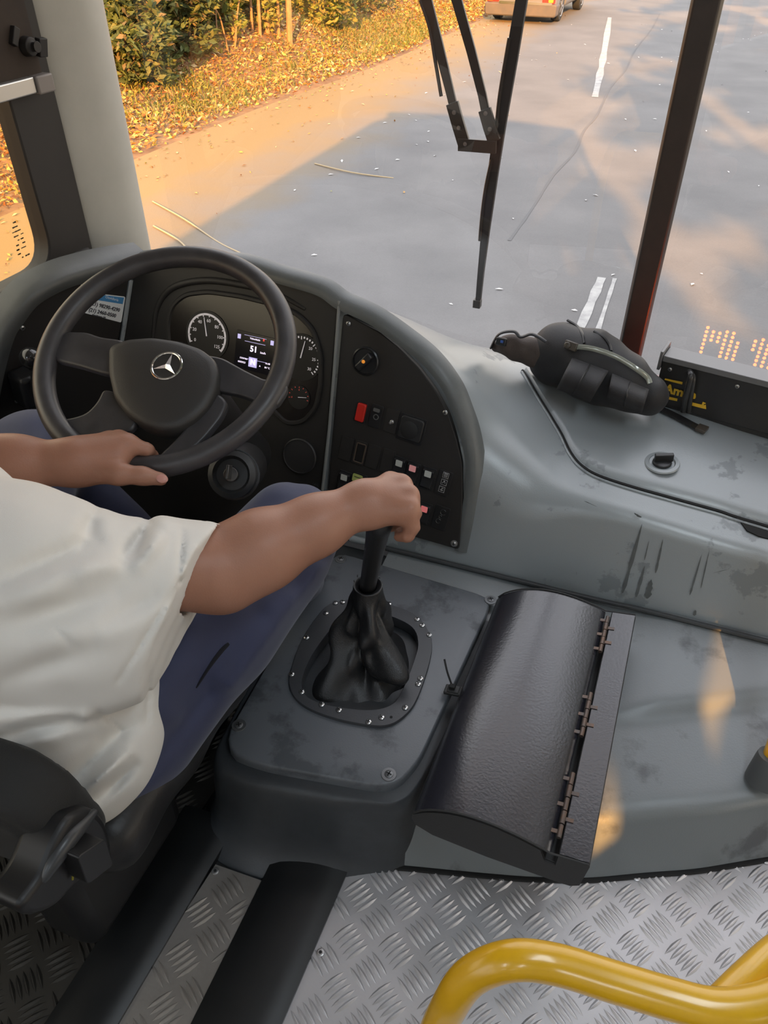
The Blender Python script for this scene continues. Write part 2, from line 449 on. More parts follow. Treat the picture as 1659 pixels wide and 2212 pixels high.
def scatter_cards(name, pts, size, mats, kind='quad', up=0.6, parent=None, lean=0.5, asp=1.0):
    """many small leaf / blade faces in one mesh; pts (n,3), size (n,)"""
    n = len(pts); th = RNG.uniform(0, 2*PI, n)
    if kind == 'quad':
        nz = RNG.normal(0, up, (n, 3)); nz[:, 2] = np.abs(nz[:, 2])+0.5*(1-up)+.15
        nz /= np.linalg.norm(nz, axis=1)[:, None]
        t = np.stack([np.cos(th), np.sin(th), np.zeros(n)], 1); t -= (t*nz).sum(1)[:, None]*nz; t /= np.linalg.norm(t, axis=1)[:, None]
        b = np.cross(nz, t); s = size[:, None]
        # pointed leaf: 4-gon kite with a fold
        V = np.stack([pts-t*s, pts-b*s*.45*asp+nz*s*.12, pts+t*s, pts+b*s*.45*asp+nz*s*.12], 1).reshape(-1, 3)
        Q = np.arange(4*n).reshape(-1, 4)
        o = np_mesh(name, V, Q, mats, parent, smooth=False)
    else:
        ln = np.stack([RNG.normal(0, lean, n), RNG.normal(0, lean, n), np.ones(n)], 1); ln /= np.linalg.norm(ln, axis=1)[:, None]
        w = np.stack([np.cos(th), np.sin(th), np.zeros(n)], 1)*(size*.035*asp)[:, None]
        mid = pts+ln*(size*.55)[:, None]; tip = pts+ln*size[:, None]; tip[:, 2] -= size*.18; tip[:, :2] += ln[:, :2]*(size*.35)[:, None]
        V = np.stack([pts-w, pts+w, mid+w*.8, mid-w*.8, tip], 1).reshape(-1, 3)
        i = np.arange(n)*5
        Q = np.concatenate([np.stack([i, i+1, i+2, i+3], 1), np.stack([i+3, i+2, i+4, i+4], 1)])
        me = bpy.data.meshes.new(name)
        fl = [tuple(q) if q[2] != q[3] else tuple(q[:3]) for q in Q.tolist()]
        me.from_pydata(V.tolist(), [], fl); me.update(); me.materials.append(mats)
        o = link(name, me, parent)
    return o
# leaf litter
M_LITTER = island_mat('dry_leaves', [(0.40, 0.17, 0.05), (0.50, 0.30, 0.11), (0.29, 0.12, 0.045), (0.58, 0.43, 0.22), (0.37, 0.22, 0.07), (0.22, 0.10, 0.045), (0.50, 0.23, 0.06), (0.45, 0.36, 0.09), (0.30, 0.30, 0.07)], 0.8)
n = 90000
y = RNG.uniform(3, 45, n)**1.0; d = np.abs(RNG.gamma(1.6, 1.7, n))+.02
x = edge_x(y)-d
keep = d < 9; x, y, d = x[keep], y[keep], d[keep]
p = np.stack([x, y, bank_z(x, y)+RNG.uniform(.005, .05, len(x))], 1)
o = scatter_cards('leaf_litter', p, RNG.uniform(.018, .055, len(x)), M_LITTER, up=.5)
tag(o, 'orange and brown dry leaves littering the bank left of the road', 'dry leaves', kind='stuff')
# leaves blown onto the road edge
n = 700
y = RNG.uniform(3, 26, n); d = -np.abs(RNG.exponential(.45, n)); x = edge_x(y)-d
p = np.stack([x, y, np.full(n, RZ+.012)], 1)
o = scatter_cards('blown_leaves', p, RNG.uniform(.015, .035, n), M_LITTER, up=.25)
tag(o, 'loose dry leaves blown along the sunny edge of the asphalt', 'dry leaves', kind='stuff')
n = 120
p = np.stack([RNG.uniform(-4.5, 2.5, n), RNG.uniform(3, 22, n), np.full(n, RZ+.008)], 1)
o = scatter_cards('pale_flecks', p, RNG.uniform(.015, .035, n), mat('fleck_white', (0.75, 0.74, 0.72), 0.7), up=.1)  # pale leaf-shaped flecks strewn over the road
tag(o, 'tiny pale flecks scattered over the grey asphalt', 'petals', kind='stuff')
# grass
M_GRASS = island_mat('bank_grass', [(0.20, 0.22, 0.04), (0.28, 0.27, 0.05), (0.12, 0.16, 0.03), (0.36, 0.30, 0.08), (0.40, 0.31, 0.11), (0.16, 0.18, 0.04)], 0.6, .35)
def patch(n, cx, cy, sx, sy):
    x = RNG.normal(cx, sx, n); y = RNG.normal(cy, sy, n); k = x < edge_x(y)-.15
    return np.stack([x[k], y[k], bank_z(x[k], y[k])], 1)
def pxpatch(n, px, py, sx, sy): q = on_bank(px, py); return patch(n, q[0], q[1], sx, sy)
P = np.concatenate([pxpatch(2600, 820, 75, .45, 1.6), pxpatch(1500, 880, 90, .25, 1.4), pxpatch(1500, 740, 60, .6, 1.2), pxpatch(700, 470, 215, .5, .6), pxpatch(600, 330, 240, .4, .5),
                    pxpatch(700, 400, 190, .5, .5), pxpatch(500, 610, 150, .4, .7), pxpatch(900, 960, 20, .4, 2.5), patch(1200, -8.6, 6.0, .7, 1.0), patch(1600, -10.5, 27, 2.0, 5)])
o = scatter_cards('bank_grass', P, RNG.uniform(.06, .19, len(P)), M_GRASS, 'blade', lean=.45, asp=1.5)
tag(o, 'yellow green grass tufts growing up the roadside bank', 'grass', kind='stuff')

# bushes: each its own thing
def bush(cx, cy, rx, rz, n, label, pal, size=.11):
    z0 = float(bank_z(np.array(cx), np.array(cy)))
    t = thing('leafy_bush', label, 'bush', (cx, cy, z0), 'bushes on the roadside bank')
    u_ = RNG.normal(0, 1, (n, 3)); u_ /= np.linalg.norm(u_, axis=1)[:, None]
    rr = RNG.uniform(.45, 1.0, n)**.6
    lump = 1+.22*np.sin(u_[:, 0]*5+cx)*np.cos(u_[:, 1]*4+cy)+.15*np.sin(u_[:, 2]*7)
    p = np.stack([cx+u_[:, 0]*rr*rx*lump, cy+u_[:, 1]*rr*rx*lump, z0+rz*.75+u_[:, 2]*rr*rz*lump], 1)
    p = p[p[:, 2] > z0-.1]
    scatter_cards('foliage', p, RNG.uniform(size*.6, size*1.25, len(p)), pal, up=.8, parent=t)
    mb = MB()
    for k in range(9):
        a = 2*PI*k/9; e = A(cx+math.cos(a)*rx*.7, cy+math.sin(a)*rx*.7, z0+rz*(1.0+.4*random.random()))
        tube(mb, smooth_path([A(cx+.1*math.cos(a), cy+.1*math.sin(a), z0-.05), A(cx, cy, z0)*.4+e*.6+A(0, 0, .15), e], 5), .015, 5)
    mb.build('stems', mat('twig_brown', (0.20, 0.12, 0.06), .9), t)
G1 = island_mat('bush_green', [(0.10, 0.13, 0.04), (0.15, 0.18, 0.055), (0.08, 0.10, 0.03), (0.20, 0.20, 0.06), (0.12, 0.15, 0.06), (0.22, 0.16, 0.07)], 0.55, .3)
G2 = island_mat('bush_yellowgreen', [(0.24, 0.28, 0.05), (0.34, 0.34, 0.08), (0.18, 0.23, 0.05), (0.42, 0.36, 0.10), (0.28, 0.22, 0.07)], 0.55, .35)
for (px, py, rx, rz, n_, lb, pal, sz) in ((300, 175, .55, .6, 2600, 'dark green bush nearest the grey window pillar', G1, .075), (255, 130, .85, .9, 3000, 'tall shaded green bush behind the front bush, beside the pillar', G1, .085),
           (395, 105, .6, .75, 3000, 'green bush standing between the pillar bushes and the saplings', G1, .075), (470, 60, .55, .5, 2000, 'yellow green bush at the feet of the leftmost sapling', G2, .07), (560, 45, .5, .42, 1800, 'low yellow green bush among the thin saplings', G2, .065),
           (690, 45, .75, .6, 2400, 'rounded light green bush right of the sapling row', G2, .075), (340, 20, 1.3, 1.3, 3000, 'large green bush high on the bank behind the others', G1, .10), (760, 5, 1.0, .9, 2200, 'far bush on the bank before the grey car', G1, .09), (40, 215, .6, .5, 1400, 'low yellowish bush seen through the side window', G2, .07)):
    q_ = on_bank(px, py); bush(q_[0], q_[1], rx, rz, n_, lb, pal, sz)
# saplings: thin bare stems
M_STEM = mat('sapling_bark', (0.42, 0.24, 0.11), .85, var=(0.28, 0.15, 0.07), vscale=12)
for k, (px, py, r) in enumerate(((506, 88, .05), (562, 82, .03), (578, 74, .045), (602, 78, .03), (626, 98, .055), (545, 70, .025), (680, 50, .04))):
    d_ = on_bank(px, py)
    x, y = d_[0], d_[1]; z0 = float(bank_z(np.array(x), np.array(y)))
    t = thing('sapling', ['bare sapling stem leftmost of the row on the bank', 'thinnest straight sapling, second from the left end', 'sturdy sapling just right of the thin second stem',
        'slim sapling between two sturdier ones', 'thickest sapling standing right in front of the mound', 'faint whip of a sapling behind the row', 'lone sapling rightmost, apart from the rest'][k], 'sapling', (x, y, z0), 'saplings on the bank')
    mb = MB(); tube(mb, smooth_path([A(x, y, z0-.1), A(x+.04, y, z0+1.2), A(x-.05, y+.05, z0+2.6), A(x+.1, y, z0+4.2)], 6), [r*(1-.5*i/18) for i in range(19)], 7)
    mb.build('stem', M_STEM, t)
    mb = MB()
    for j in range(5):
        h = 1.6+.5*j; a = random.uniform(0, 6.28)
        tube(mb, [A(x, y, z0+h), A(x+.4*math.cos(a), y+.4*math.sin(a), z0+h+.5), A(x+.8*math.cos(a), y+.8*math.sin(a), z0+h+.8)], .012, 5)
    mb.build('branch', M_STEM, t)
# leaning branches of dry brush above the dark bush
mb = MB()
for k in range(26):
    q_ = on_bank(RNG.uniform(300, 520), RNG.uniform(20, 130)); x, y = q_[0], q_[1]; z0 = float(bank_z(np.array(x), np.array(y)))
    a = RNG.uniform(0, 6.28); l = RNG.uniform(.4, 1.1)
    tube(mb, smooth_path([A(x, y, z0-.05), A(x+.3*l*math.cos(a), y+.3*l*math.sin(a), z0+.8*l), A(x+.9*l*math.cos(a), y+.9*l*math.sin(a), z0+1.1*l)], 5), [.016*(1-.06*i) for i in range(11)], 5)
tag(mb.build('dry_brush', M_STEM), 'tangle of dry leaning stems behind the dark green bush', 'brush', kind='stuff')

# -------- trees behind and to the right of the bus: their shade falls on the road
SUN_T = A(-2.75, 9.1, -3.2); SUN_T = SUN_T/np.linalg.norm(SUN_T)
M_BARK = mat('tree_bark', (0.16, 0.11, 0.07), .9, var=(0.09, 0.06, 0.04), vscale=6)
M_TLEAF = island_mat('tree_leaves', [(0.07, 0.12, 0.03), (0.10, 0.16, 0.04), (0.05, 0.09, 0.02), (0.14, 0.18, 0.05)], 0.6, .2)
SUNHOLES = []   # filled below: places in the bus that the low sun reaches
def ray_dist(P, q):
    v = P-q; t = v @ (-SUN_T); return np.linalg.norm(v-t[:, None]*(-SUN_T), axis=1)
def tree(x, y, h, r, n, label, clear):
    t = thing('shade_tree', label, 'tree', (x, y, RZ), 'shade trees beside the road')
    mb = MB(); tube(mb, smooth_path([A(x, y, RZ-.1), A(x+.1, y, RZ+h*.3), A(x-.1, y+.1, RZ+h*.6), A(x, y, RZ+h*.9)], 6), [.22*(1-.75*i/18) for i in range(19)], 10)
    for k in range(10):
        a = 2*PI*k/10+.3; hh = h*(.35+.04*k)
        tube(mb, smooth_path([A(x, y, RZ+hh), A(x+r*.45*math.cos(a), y+r*.45*math.sin(a), RZ+hh+r*.3), A(x+r*.9*math.cos(a), y+r*.9*math.sin(a), RZ+hh+r*.35)], 5), [.07*(1-.07*i) for i in range(11)], 6)
    mb.build('trunk', M_BARK, t)
    nc = 44; u_ = RNG.normal(0, 1, (nc, 3)); u_ /= np.linalg.norm(u_, axis=1)[:, None]; rad = RNG.uniform(.25, 1, nc)**.5
    cen = np.stack([x+u_[:, 0]*rad*r, y+u_[:, 1]*rad*r, RZ+h*.66+u_[:, 2]*rad*h*.3], 1)
    k = RNG.integers(0, nc, n); p = cen[k]+RNG.normal(0, .42, (n, 3))
    ok = np.ones(n, bool)
    for q, rr in clear: ok &= ray_dist(p, q) > rr
    tt = (p[:, 2]-RZ)/(-SUN_T[2]); gx = p[:, 0]+SUN_T[0]*tt; gy = p[:, 1]+SUN_T[1]*tt
    gap = np.sin(2.9*gx+1.0*gy+.5)+np.sin(-2.1*gx+1.7*gy+2)+.6*np.sin(4.4*gx-.7*gy+4)
    thr = np.where(gx < -3.3, np.where(gy > 18, .7, -9), np.where((gy > 10.3) & (gy < 13.5) & (gx < -1.2), -1.2, np.where((gy > 5) & (gy < 13.5) & (gx < 1.8), .15, np.where(gy > 21, .1, np.where(gy < 10, 1.3, 1.1)))))
    ok &= gap < thr
    p = p[ok]
    scatter_cards('crown', p, RNG.uniform(.16, .34, len(p)), M_TLEAF, up=.9, parent=t)
# ------------------------------------------------------------------ the grey car ahead
def build_car():
    a = onz(1070, 38, RZ); b = onz(1207, 47, RZ)
    o = (a+b)/2; hd = A(.03, 1, 0); hd = nrm(hd); sd = A(hd[1], -hd[0], 0)
    W = lambda s, f, z: o+sd*s+hd*f+A(0, 0, z)
    t = thing('car', 'silver grey hatchback driving ahead at the left road edge', 'car', tuple(W(0, 1.2, 0)))
    M_B = mat('car_silver', (0.30, 0.29, 0.29), .28, .55, coat=.6); M_G = mat('car_glass', (0.02, 0.025, 0.03), .05, 0, spec=.8)
    M_D = mat('bumper_grey', (0.10, 0.092, 0.092), .6, var=(0.14, 0.115, 0.10), vscale=5); M_T = mat('tyre', (0.02, 0.02, 0.02), .8); M_A = mat('alloy', (0.6, 0.6, 0.62), .3, .9)
    ax = np.array([sd, hd, [0, 0, 1]])
    def body(P):
        d = sd_rbox(P, W(0, 1.25, .58), ax, (.84, 1.98, .34), .16)
        d = smin(d, sd_rbox(P, W(0, .95, 1.12), ax, (.66, 1.25, .36), .26), .22)
        for f in (0, 2.45):
            for s in (-.8, .8):
                q = (P-W(s, f, .31)) @ ax.T
                dd = np.maximum(np.sqrt(q[:, 1]**2+q[:, 2]**2)-.37, np.abs(q[:, 0])-.26)
                d = np.maximum(d, -dd)
        return d
    lo = o+A(-1.2, -1.2, .1); hi = o+A(1.2, 3.6, 1.65)
    sdf_obj('body', body, lo, hi, .03, M_B, t)
    mb = MB()
    pts = bezel_poly([W(-.84, -.74, .14), W(.84, -.74, .14), W(.86, -.76, .40), W(-.86, -.76, .40)], .06)
    prism(mb, pts, hd*.35); mb.build('rear_bumper', M_D, t, bevel=.03)
    mb = MB(); quadplate(mb, W(0, -.72, .56), sd, A(0, 0, 1), .5, .13, .03, -hd, 0, .02); mb.build('number_plate', mat('plate_white', (.7, .7, .68), .5), t)
    mb = MB(); quadplate(mb, W(.12, -.735, .405), sd, A(0, 0, 1), 1.25, .05, .03, -hd, 0, .015); mb.build('trim_strip', mat('chrome_car', (.8, .8, .8), .15, 1), t)
    M_R = mat('tail_red', (.55, .02, .015), .2, 0, emit=(1, .03, .01), estr=1.2, coat=1); M_O = mat('tail_amber', (.8, .3, .03), .2, emit=(1, .3, .02), estr=.7)
    for s in (-.66, .66):
        mb = MB(); quadplate(mb, W(s, -.72, .475), sd, A(0, 0, 1), .30, .12, .04, -hd, 0, .03)
        lamp = mb.build('tail_lamp', M_R, t, bevel=.01)
        mb = MB(); quadplate(mb, W(s*1.08, -.755, .475), sd, A(0, 0, 1), .11, .08, .012, -hd, 0, .02); mb.build('indicator_lens', M_O, lamp)
    mb = MB(); pts = bezel_poly([W(-.58, -.26, 1.02), W(.58, -.26, 1.02), W(.5, -.13, 1.36), W(-.5, -.13, 1.36)], .08); prism(mb, pts, hd*-.03); mb.build('rear_window', M_G, t)
    for s in (-1, 1):
        mb = MB(); pts = bezel_poly([W(s*.77, .0, 1.02), W(s*.77, 1.9, 1.0), W(s*.69, 1.45, 1.36), W(s*.67, .2, 1.38)], .06); prism(mb, pts, sd*s*.02); mb.build('side_window', M_G, t)
        for f in (0, 2.45):
            mb = MB(); lathe(mb, W(s*.62, f, .305), sd*s, [(.05, 0), (.29, 0), (.305, .03), (.305, .16), (.28, .19), (.20, .19)], 28); w = mb.build('wheel', M_T, t)
            mb = MB(); lathe(mb, W(s*.74, f, .305), sd*s, [(.2, .0), (.2, .075), (.17, .06), (.03, .055), (.03, .075)], 20)
            for k in range(5):
                e = math.cos(k*2*PI/5)*hd+math.sin(k*2*PI/5)*A(0, 0, 1); box(mb, W(s*.805, f, .305)+e*.09, (e, np.cross(sd, e), sd), (.09, .02, .012))
            mb.build('rim', M_A, w)
build_car()
# ================================================================== BUS SHELL (setting)
M_IN = mat('cab_grey_panel', (0.50, 0.49, 0.46), .55, var=(0.44, 0.43, 0.40), vscale=5)
M_INL = mat('ceiling_light_grey', (0.72, 0.72, 0.70), .6)
M_RUB = mat('window_rubber', (0.011, 0.008, 0.006), .6, var=(0.015, 0.011, 0.008), vscale=14)
M_OUT = mat('bus_paint', (0.55, 0.56, 0.58), .35, coat=.5)
M_GLASS = glass_mat('window_glass')
XL, XR = -1.43, 1.19
def wall_side(name, x0, x1, sections, zl, zh, label):
    mb = MB()
    abox(mb, (x0, -9, -.55), (x1, sections[-1], zl)); abox(mb, (x0, -9, zh), (x1, sections[-1], 2.25))
    for a_, b_ in zip(sections[0:-1:2], sections[1::2]): abox(mb, (x0, a_, zl), (x1, b_, zh))
    return struct(mb.build(name, [M_IN], bevel=.004), label, 'wall')
# posts between windows: [post start, post end, ...]
wall_side('wall_left', XL-.05, XL, [-9, -8.8, -7.3, -7.15, -5.6, -5.45, -3.9, -3.75, -2.2, -2.05, -.75, -.55, 1.55, 1.56], .72, 1.80, 'left side wall of the bus with window openings')
mb = MB()
def wr(y0, y1, z0, z1): abox(mb, (XR, y0, z0), (XR+.05, y1, z1))
wr(-9, .30, -.55, .80); wr(-9, 1.72, 1.98, 2.25); wr(-9, .30, 1.80, 1.98)
for y0, y1 in ((-9, -8.8), (-7.3, -7.15), (.12, .30), (1.62, 1.72)): wr(y0, y1, .80 if y0 < .3 else -.55, 1.98)
wr(.30, 1.62, -.55, -.25); wr(.93, .99, -.25, 1.98)
# unseen bay closed off, slits added to shape sun patches on the cover
SUN_SLIT = ((-2.09, -1.61, 1.222, 1.348), (-2.94, -2.62, 1.325, 1.485), (-1.30, -1.06, 1.26, 1.40)); yy = -5.6
for y0, y1, z0, z1 in sorted(SUN_SLIT): wr(yy, y0, .80, 1.80); wr(y0, y1, .80, z0); wr(y0, y1, z1, 1.80); yy = y1
wr(yy, -.45, .80, 1.80)
struct(mb.build('wall_right', [M_IN], bevel=.003), 'right side wall of the bus with window openings, added sun slits and glazed door', 'wall')
mb = MB()
pr = [(XL-.05, 2.05), (XL+.06, 2.21), (XL+.3, 2.27), (XR-.3, 2.27), (XR-.06, 2.21), (XR+.05, 2.05), (XR+.05, 2.10), (XR-.04, 2.27), (XR-.3, 2.33), (XL+.3, 2.33), (XL+.04, 2.27), (XL-.05, 2.10)]
loft(mb, [[A(x, y, z) for x, z in pr] for y in (-9, 1.75)])
struct(mb.build('ceiling', M_INL), 'light ceiling of the bus', 'ceiling')
mb = MB(); abox(mb, (XL, -9.05, -.55), (XR, -9, 2.25)); struct(mb.build('wall_back', M_IN), 'rear wall of the bus', 'wall')
mb = MB(); abox(mb, (XL, -9, -.06), (XR, 1.9, -.012)); struct(mb.build('floor', mat('floor_black', (0.02, 0.02, 0.02), .7)), 'dark floor pan of the bus under the tread plates', 'floor')
# front mask below and above the windscreen
FW = [A(-1.40, 1.86), A(-1.30, 1.93), A(-.055, 2.02), A(1.12, 1.82), A(1.2, 1.70)]
mb = MB()
for a_, b_ in zip(FW[:-1], FW[1:]):
    d_ = nrm(b_-a_); n_ = A(-d_[1], d_[0])
    for z0, z1 in ((-.62, .36), (2.0, 2.33)):
        q = [A(*(a_-n_*.0), z0), A(*b_, z0), A(*b_, z1), A(*a_, z1)]
        prism(mb, q, A(n_[0], n_[1], 0)*.06)
struct(mb.build('wall_front', M_OUT, smooth=0), 'painted front panel of the bus around the windscreen', 'wall')
# windscreen, two flat panes set in a shallow vee
WD = A(-.055, 1.985)                     # at the divider
WL = A(-1.365, 1.86); WR = A(1.15, 1.765)
def pane(name, a, b, z0, z1, label):
    mb = MB(); mb.add([A(*a, z0), A(*b, z0), A(*b, z1), A(*a, z1)], [(0, 1, 2, 3)])
    return struct(mb.build(name, M_WSG, smooth=0), label, 'window')
M_WSG = glass_mat('windscreen_glass', ior=1.75)
pane('window_1', WL, WD, .36, 2.0, 'driver side pane of the windscreen left of the dark divider')
pane('window_2', WD, WR, .36, 2.0, 'passenger side pane of the windscreen right of the dark divider')
# divider
M_DIV = mat('divider_black', (0.028, 0.022, 0.018), .42, var=(0.04, 0.03, 0.025), vscale=20)
mb = MB()
w = .031
for z0 in (0,):
    pf = [(-w, -.035), (-w*.8, -.05), (w*.8, -.05), (w, -.035), (w, .02), (-w, .02)]
    loft(mb, [[A(WD[0]+x, WD[1]-.012+y, z) for x, y in pf] for z in (.42, 2.02)])
dv = mb.build('trim_1', M_DIV, smooth=50, bevel=.003); struct(dv, 'black upright divider between the two windscreen panes', 'trim')
# left corner pillar: softly rounded grey column
pf = smooth_path([A(-1.47, 1.565), A(-1.425, 1.572), A(-1.395, 1.62), A(-1.377, 1.70), A(-1.392, 1.775), A(-1.43, 1.825), A(-1.475, 1.83), A(-1.50, 1.70)], 6, True)
mb = MB(); loft(mb, [[A(p[0], p[1], z) for p in pf] for z in np.linspace(.60, 2.2, 12)])
M_PIL = mat('pillar_grey', (0.47, 0.445, 0.385), .5, var=(0.42, 0.40, 0.345), vscale=6, bump=.15, bscale=60)
struct(mb.build('trim_2', M_PIL, smooth=60), 'smooth grey corner pillar between side window and windscreen', 'trim')
mb = MB(); tube(mb, [A(-1.425, 1.566, z) for z in np.linspace(.78, 2.1, 10)], .006, 6)
struct(mb.build('trim_3', mat('seal_strip', (0.16, 0.13, 0.10), .5)), 'thin seal running down the left edge of the grey pillar', 'trim')
# driver side window: dark rubber frame, rounded corner, one pane
mb = MB()
y0, y1, z0, z1 = -.50, 1.435, .800, 1.78
ins = bezel_poly([A(XL, y0, z0), A(XL, y1, z0-.012), A(XL, y1-.01, z1), A(XL, y0, z1)], .075, 8)
outr = [A(XL, -.56, .735), A(XL, 1.575, .715), A(XL, 1.575, 2.1), A(XL, -.56, 2.1)]
# ring built as strips between rounded inner outline and rectangular outer outline
m_ = len(ins)
def outer_pt(p):
    yc, zc = (.46, 1.28); dy, dz = p[1]-yc, p[2]-zc
    ty = ((1.575-yc) if dy > 0 else (-.56-yc))/dy if abs(dy) > 1e-6 else 1e9
    tz = ((2.1-zc) if dz > 0 else (.72-zc))/dz if abs(dz) > 1e-6 else 1e9
    return A(XL, yc+dy*min(ty, tz), zc+dz*min(ty, tz))
oo = [outer_pt(p) for p in ins]
for off in (.018, -.03): mb.v += [tuple(p+A(off, 0, 0)) for p in ins]+[tuple(p+A(off, 0, 0)) for p in oo]
for i in range(m_):
    j = (i+1) % m_
    mb.f += [(i, j, m_+j, m_+i), (2*m_+i, 3*m_+i, 3*m_+j, 2*m_+j), (i, 2*m_+i, 2*m_+j, j), (m_+i, m_+j, 3*m_+j, 3*m_+i)]; mb.mi += [0]*4
struct(mb.build('window_frame', M_RUB, smooth=35, bevel=.004), 'dark frame around the side window beside the driver', 'window frame')
mb = MB(); mb.add([A(XL-.01, y0-.03, z0-.05), A(XL-.01, y1+.03, z0-.05), A(XL-.01, y1+.03, z1+.03), A(XL-.01, y0-.03, z1+.03)], [(0, 1, 2, 3)])
w3 = struct(mb.build('window_3', glass_mat('glass_haze_tint', (.95, .88, .68)), smooth=0), 'side window pane beside the driver', 'window')  # yellow of the sunlit haze outside put into the pane's tint
# faint maker's stamp etched in the corner of the pane
mb = MB(); rs = random.Random(3)
for k in range(9):
    zc = .905-.011*k*.9; yy = 1.372
    for j in range(rs.randint(2, 4)):
        a_ = yy+rs.uniform(-.018, .012); box(mb, A(XL-.006, a_, zc), np.eye(3), (.0006, rs.uniform(.002, .0045), rs.uniform(.0008, .0016)))
mb.build('etched_stamp', mat('stamp_dark', (0.10, 0.07, 0.03), .8), w3, label='small dark stamp printed in the corner of the pane')
# metal strip along the sill
mb = MB(); P = [onx(-30, 655, XL+.03), onx(60, 617, XL+.03), onx(134, 577, XL+.03)]
tube(mb, P, .005, 6); struct(mb.build('trim_4', mat('sill_metal', (0.55, 0.52, 0.50), .35, .8), smooth=40), 'scratched metal strip along the side window sill', 'trim')
mb = MB(); abox(mb, (XL-.0, -.6, .56), (XL+.028, 1.56, .79)); struct(mb.build('trim_5', M_RUB, bevel=.01), 'dark sill panel under the side window', 'trim')
# the other side windows
for k, (xx, a_, b_) in enumerate([(XL-.02, -8.8, -.75), (XR+.02, -8.8, 1.62)]):
    mb = MB(); mb.add([A(xx, a_, .7-.95*k), A(xx, b_, .7-.95*k), A(xx, b_, 1.98), A(xx, a_, 1.98)], [(0, 1, 2, 3)])
    struct(mb.build('window_%d' % (4+k), M_GLASS, smooth=0), ['left passenger windows behind the driver', 'right side windows of the bus'][k], 'window')
# roller blind over the upper part of the driver's side window
bl = thing('roller_blind', 'dark roller blind drawn half down over the side window', 'blind', (XL+.03, .6, 1.17))
mb = MB(); abox(mb, (XL+.030, -.4, 1.185), (XL+.034, 1.53, 2.0)); mb.build('cloth', mat('blind_cloth', (0.030, 0.020, 0.014), .85, var=(0.045, 0.03, 0.02), vscale=10), bl)
mb = MB(); box(mb, A(XL+.04, .5, 1.170), np.eye(3), (.010, .985, .016)); mb.build('bottom_bar', mat('bar_alu', (0.62, 0.60, 0.57), .35, .85), bl, bevel=.003, label='metal bottom bar of the blind')
mb = MB(); box(mb, A(XL+.042, 1.512, 1.168), np.eye(3), (.014, .026, .018)); mb.build('end_cap', mat('cap_grey', (0.22, 0.19, 0.17), .5), bl, bevel=.004, bseg=3)
mb = MB()
lathe(mb, A(XL+.035, 1.50, 1.240), A(1, 0, 0), [(.020, 0), (.018, .018), (.009, .02), (.009, .03), (.012, .032)], 14)
box(mb, A(XL+.05, 1.53, 1.235), frame(A(.2, .1, 1)), (.007, .012, .018)); box(mb, A(XL+.04, 1.47, 1.262), frame(A(0, .6, 1)), (.006, .008, .018))
mb.build('guide_bracket', M_RUB, bl, bevel=.003)

# ------------------------------------------------------------------ floor coverings: tread plate
M_TREAD = mat('tread_plate_aluminium', (0.58, 0.57, 0.585), .40, .65, var=(0.54, 0.53, 0.54), vscale=3.5, bump=.10, bscale=160, roughvar=.06)
M_TREADD = mat('tread_plate_dark', (0.05, 0.046, 0.04), .5, .6, var=(0.06, 0.055, 0.05), vscale=5)  # tread plate in a much darker metal colour
TA = math.radians(10.3); TP = .0855
def in_poly(x, y, P):
    c = False; n = len(P)
    for i in range(n):
        a_, b_ = P[i], P[i-1]
        if (a_[1] > y) != (b_[1] > y) and x < (b_[0]-a_[0])*(y-a_[1])/(b_[1]-a_[1])+a_[0]: c = not c
    return c
def tread(name, poly, m, o, ang, z=0.0, label=''):
    mb = MB()
    prism(mb, [A(p[0], p[1], z) for p in poly], A(0, 0, -.008))
    e1 = A(math.cos(ang), math.sin(ang))*TP; e2 = A(math.sin(ang), -math.cos(ang))*TP
    R_ = 22
    for i in range(-R_, R_+1):
        for j in range(-R_, R_+1):
            for ty in (0, 1):
                c = o+(i+.5*ty)*e1+(j+.5*ty)*e2
                if not (-1.4 < c[0] < 1.2 and -.4 < c[1] < 1.7): continue
                da = ang+math.radians(45 if ty == 0 else -45)
                d = A(math.cos(da), math.sin(da)); s = A(-d[1], d[0])
                for k in range(-2, 3):
                    q = c+s*k*.0116
                    if not (in_poly(*(q+d*.022), poly) and in_poly(*(q-d*.022), poly)): continue
                    vs = []; fs = []
                    for t in (-1, -.55, 0, .55, 1):
                        ww = .0046*(1-t*t)+.0001; hh = .0036*(1-t**4)
                        for lat, h in ((-1, 0), (-.18, 1), (.18, 1), (1, 0)):
                            p = q+d*.0245*t+s*ww*lat; vs.append((p[0], p[1], z+.0001+h*hh))
                    for a_ in range(4):
                        for b_ in range(3): fs.append((a_*4+b_, (a_+1)*4+b_, (a_+1)*4+b_+1, a_*4+b_+1))
                    mb.add(vs, fs)
    o_ = mb.build(name, m, smooth=30, recalc=False)
    return struct(o_, label, 'floor plate')
TO = A(-.2044, .6379)
plate = [A(-.325, -.3), A(-.333, .38), A(-.340, .60), A(-.330, .665), A(-.28, .70), A(0, 1.0), A(.5, 1.2), A(.60, 1.05), A(.585, .90), A(.57, .55), A(.57, -.3)]
tread('floor_plate', plate, M_TREAD, TO, TA, 0, 'bright aluminium tread plate floor behind the engine cover')
strip = [A(-.605, -.2), A(-.598, .28), A(-.578, .575), A(-.462, .58), A(-.470, .36), A(-.474, -.2)]
tread('floor_plate', strip, mat('tread_plate_strip', (0.40, 0.375, 0.35), .42, .65, var=(0.30, 0.275, 0.25), vscale=9, bump=.10, bscale=160), TO+A(-.21, -.03), TA+.04, 0, 'narrow tread plate strip between the two black floor ducts')
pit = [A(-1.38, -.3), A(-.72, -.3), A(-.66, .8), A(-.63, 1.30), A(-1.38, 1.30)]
tread('floor_plate', pit, M_TREADD, TO+A(-.5, .03), TA-.05, -.004, 'dark tread plate under the driver seat')
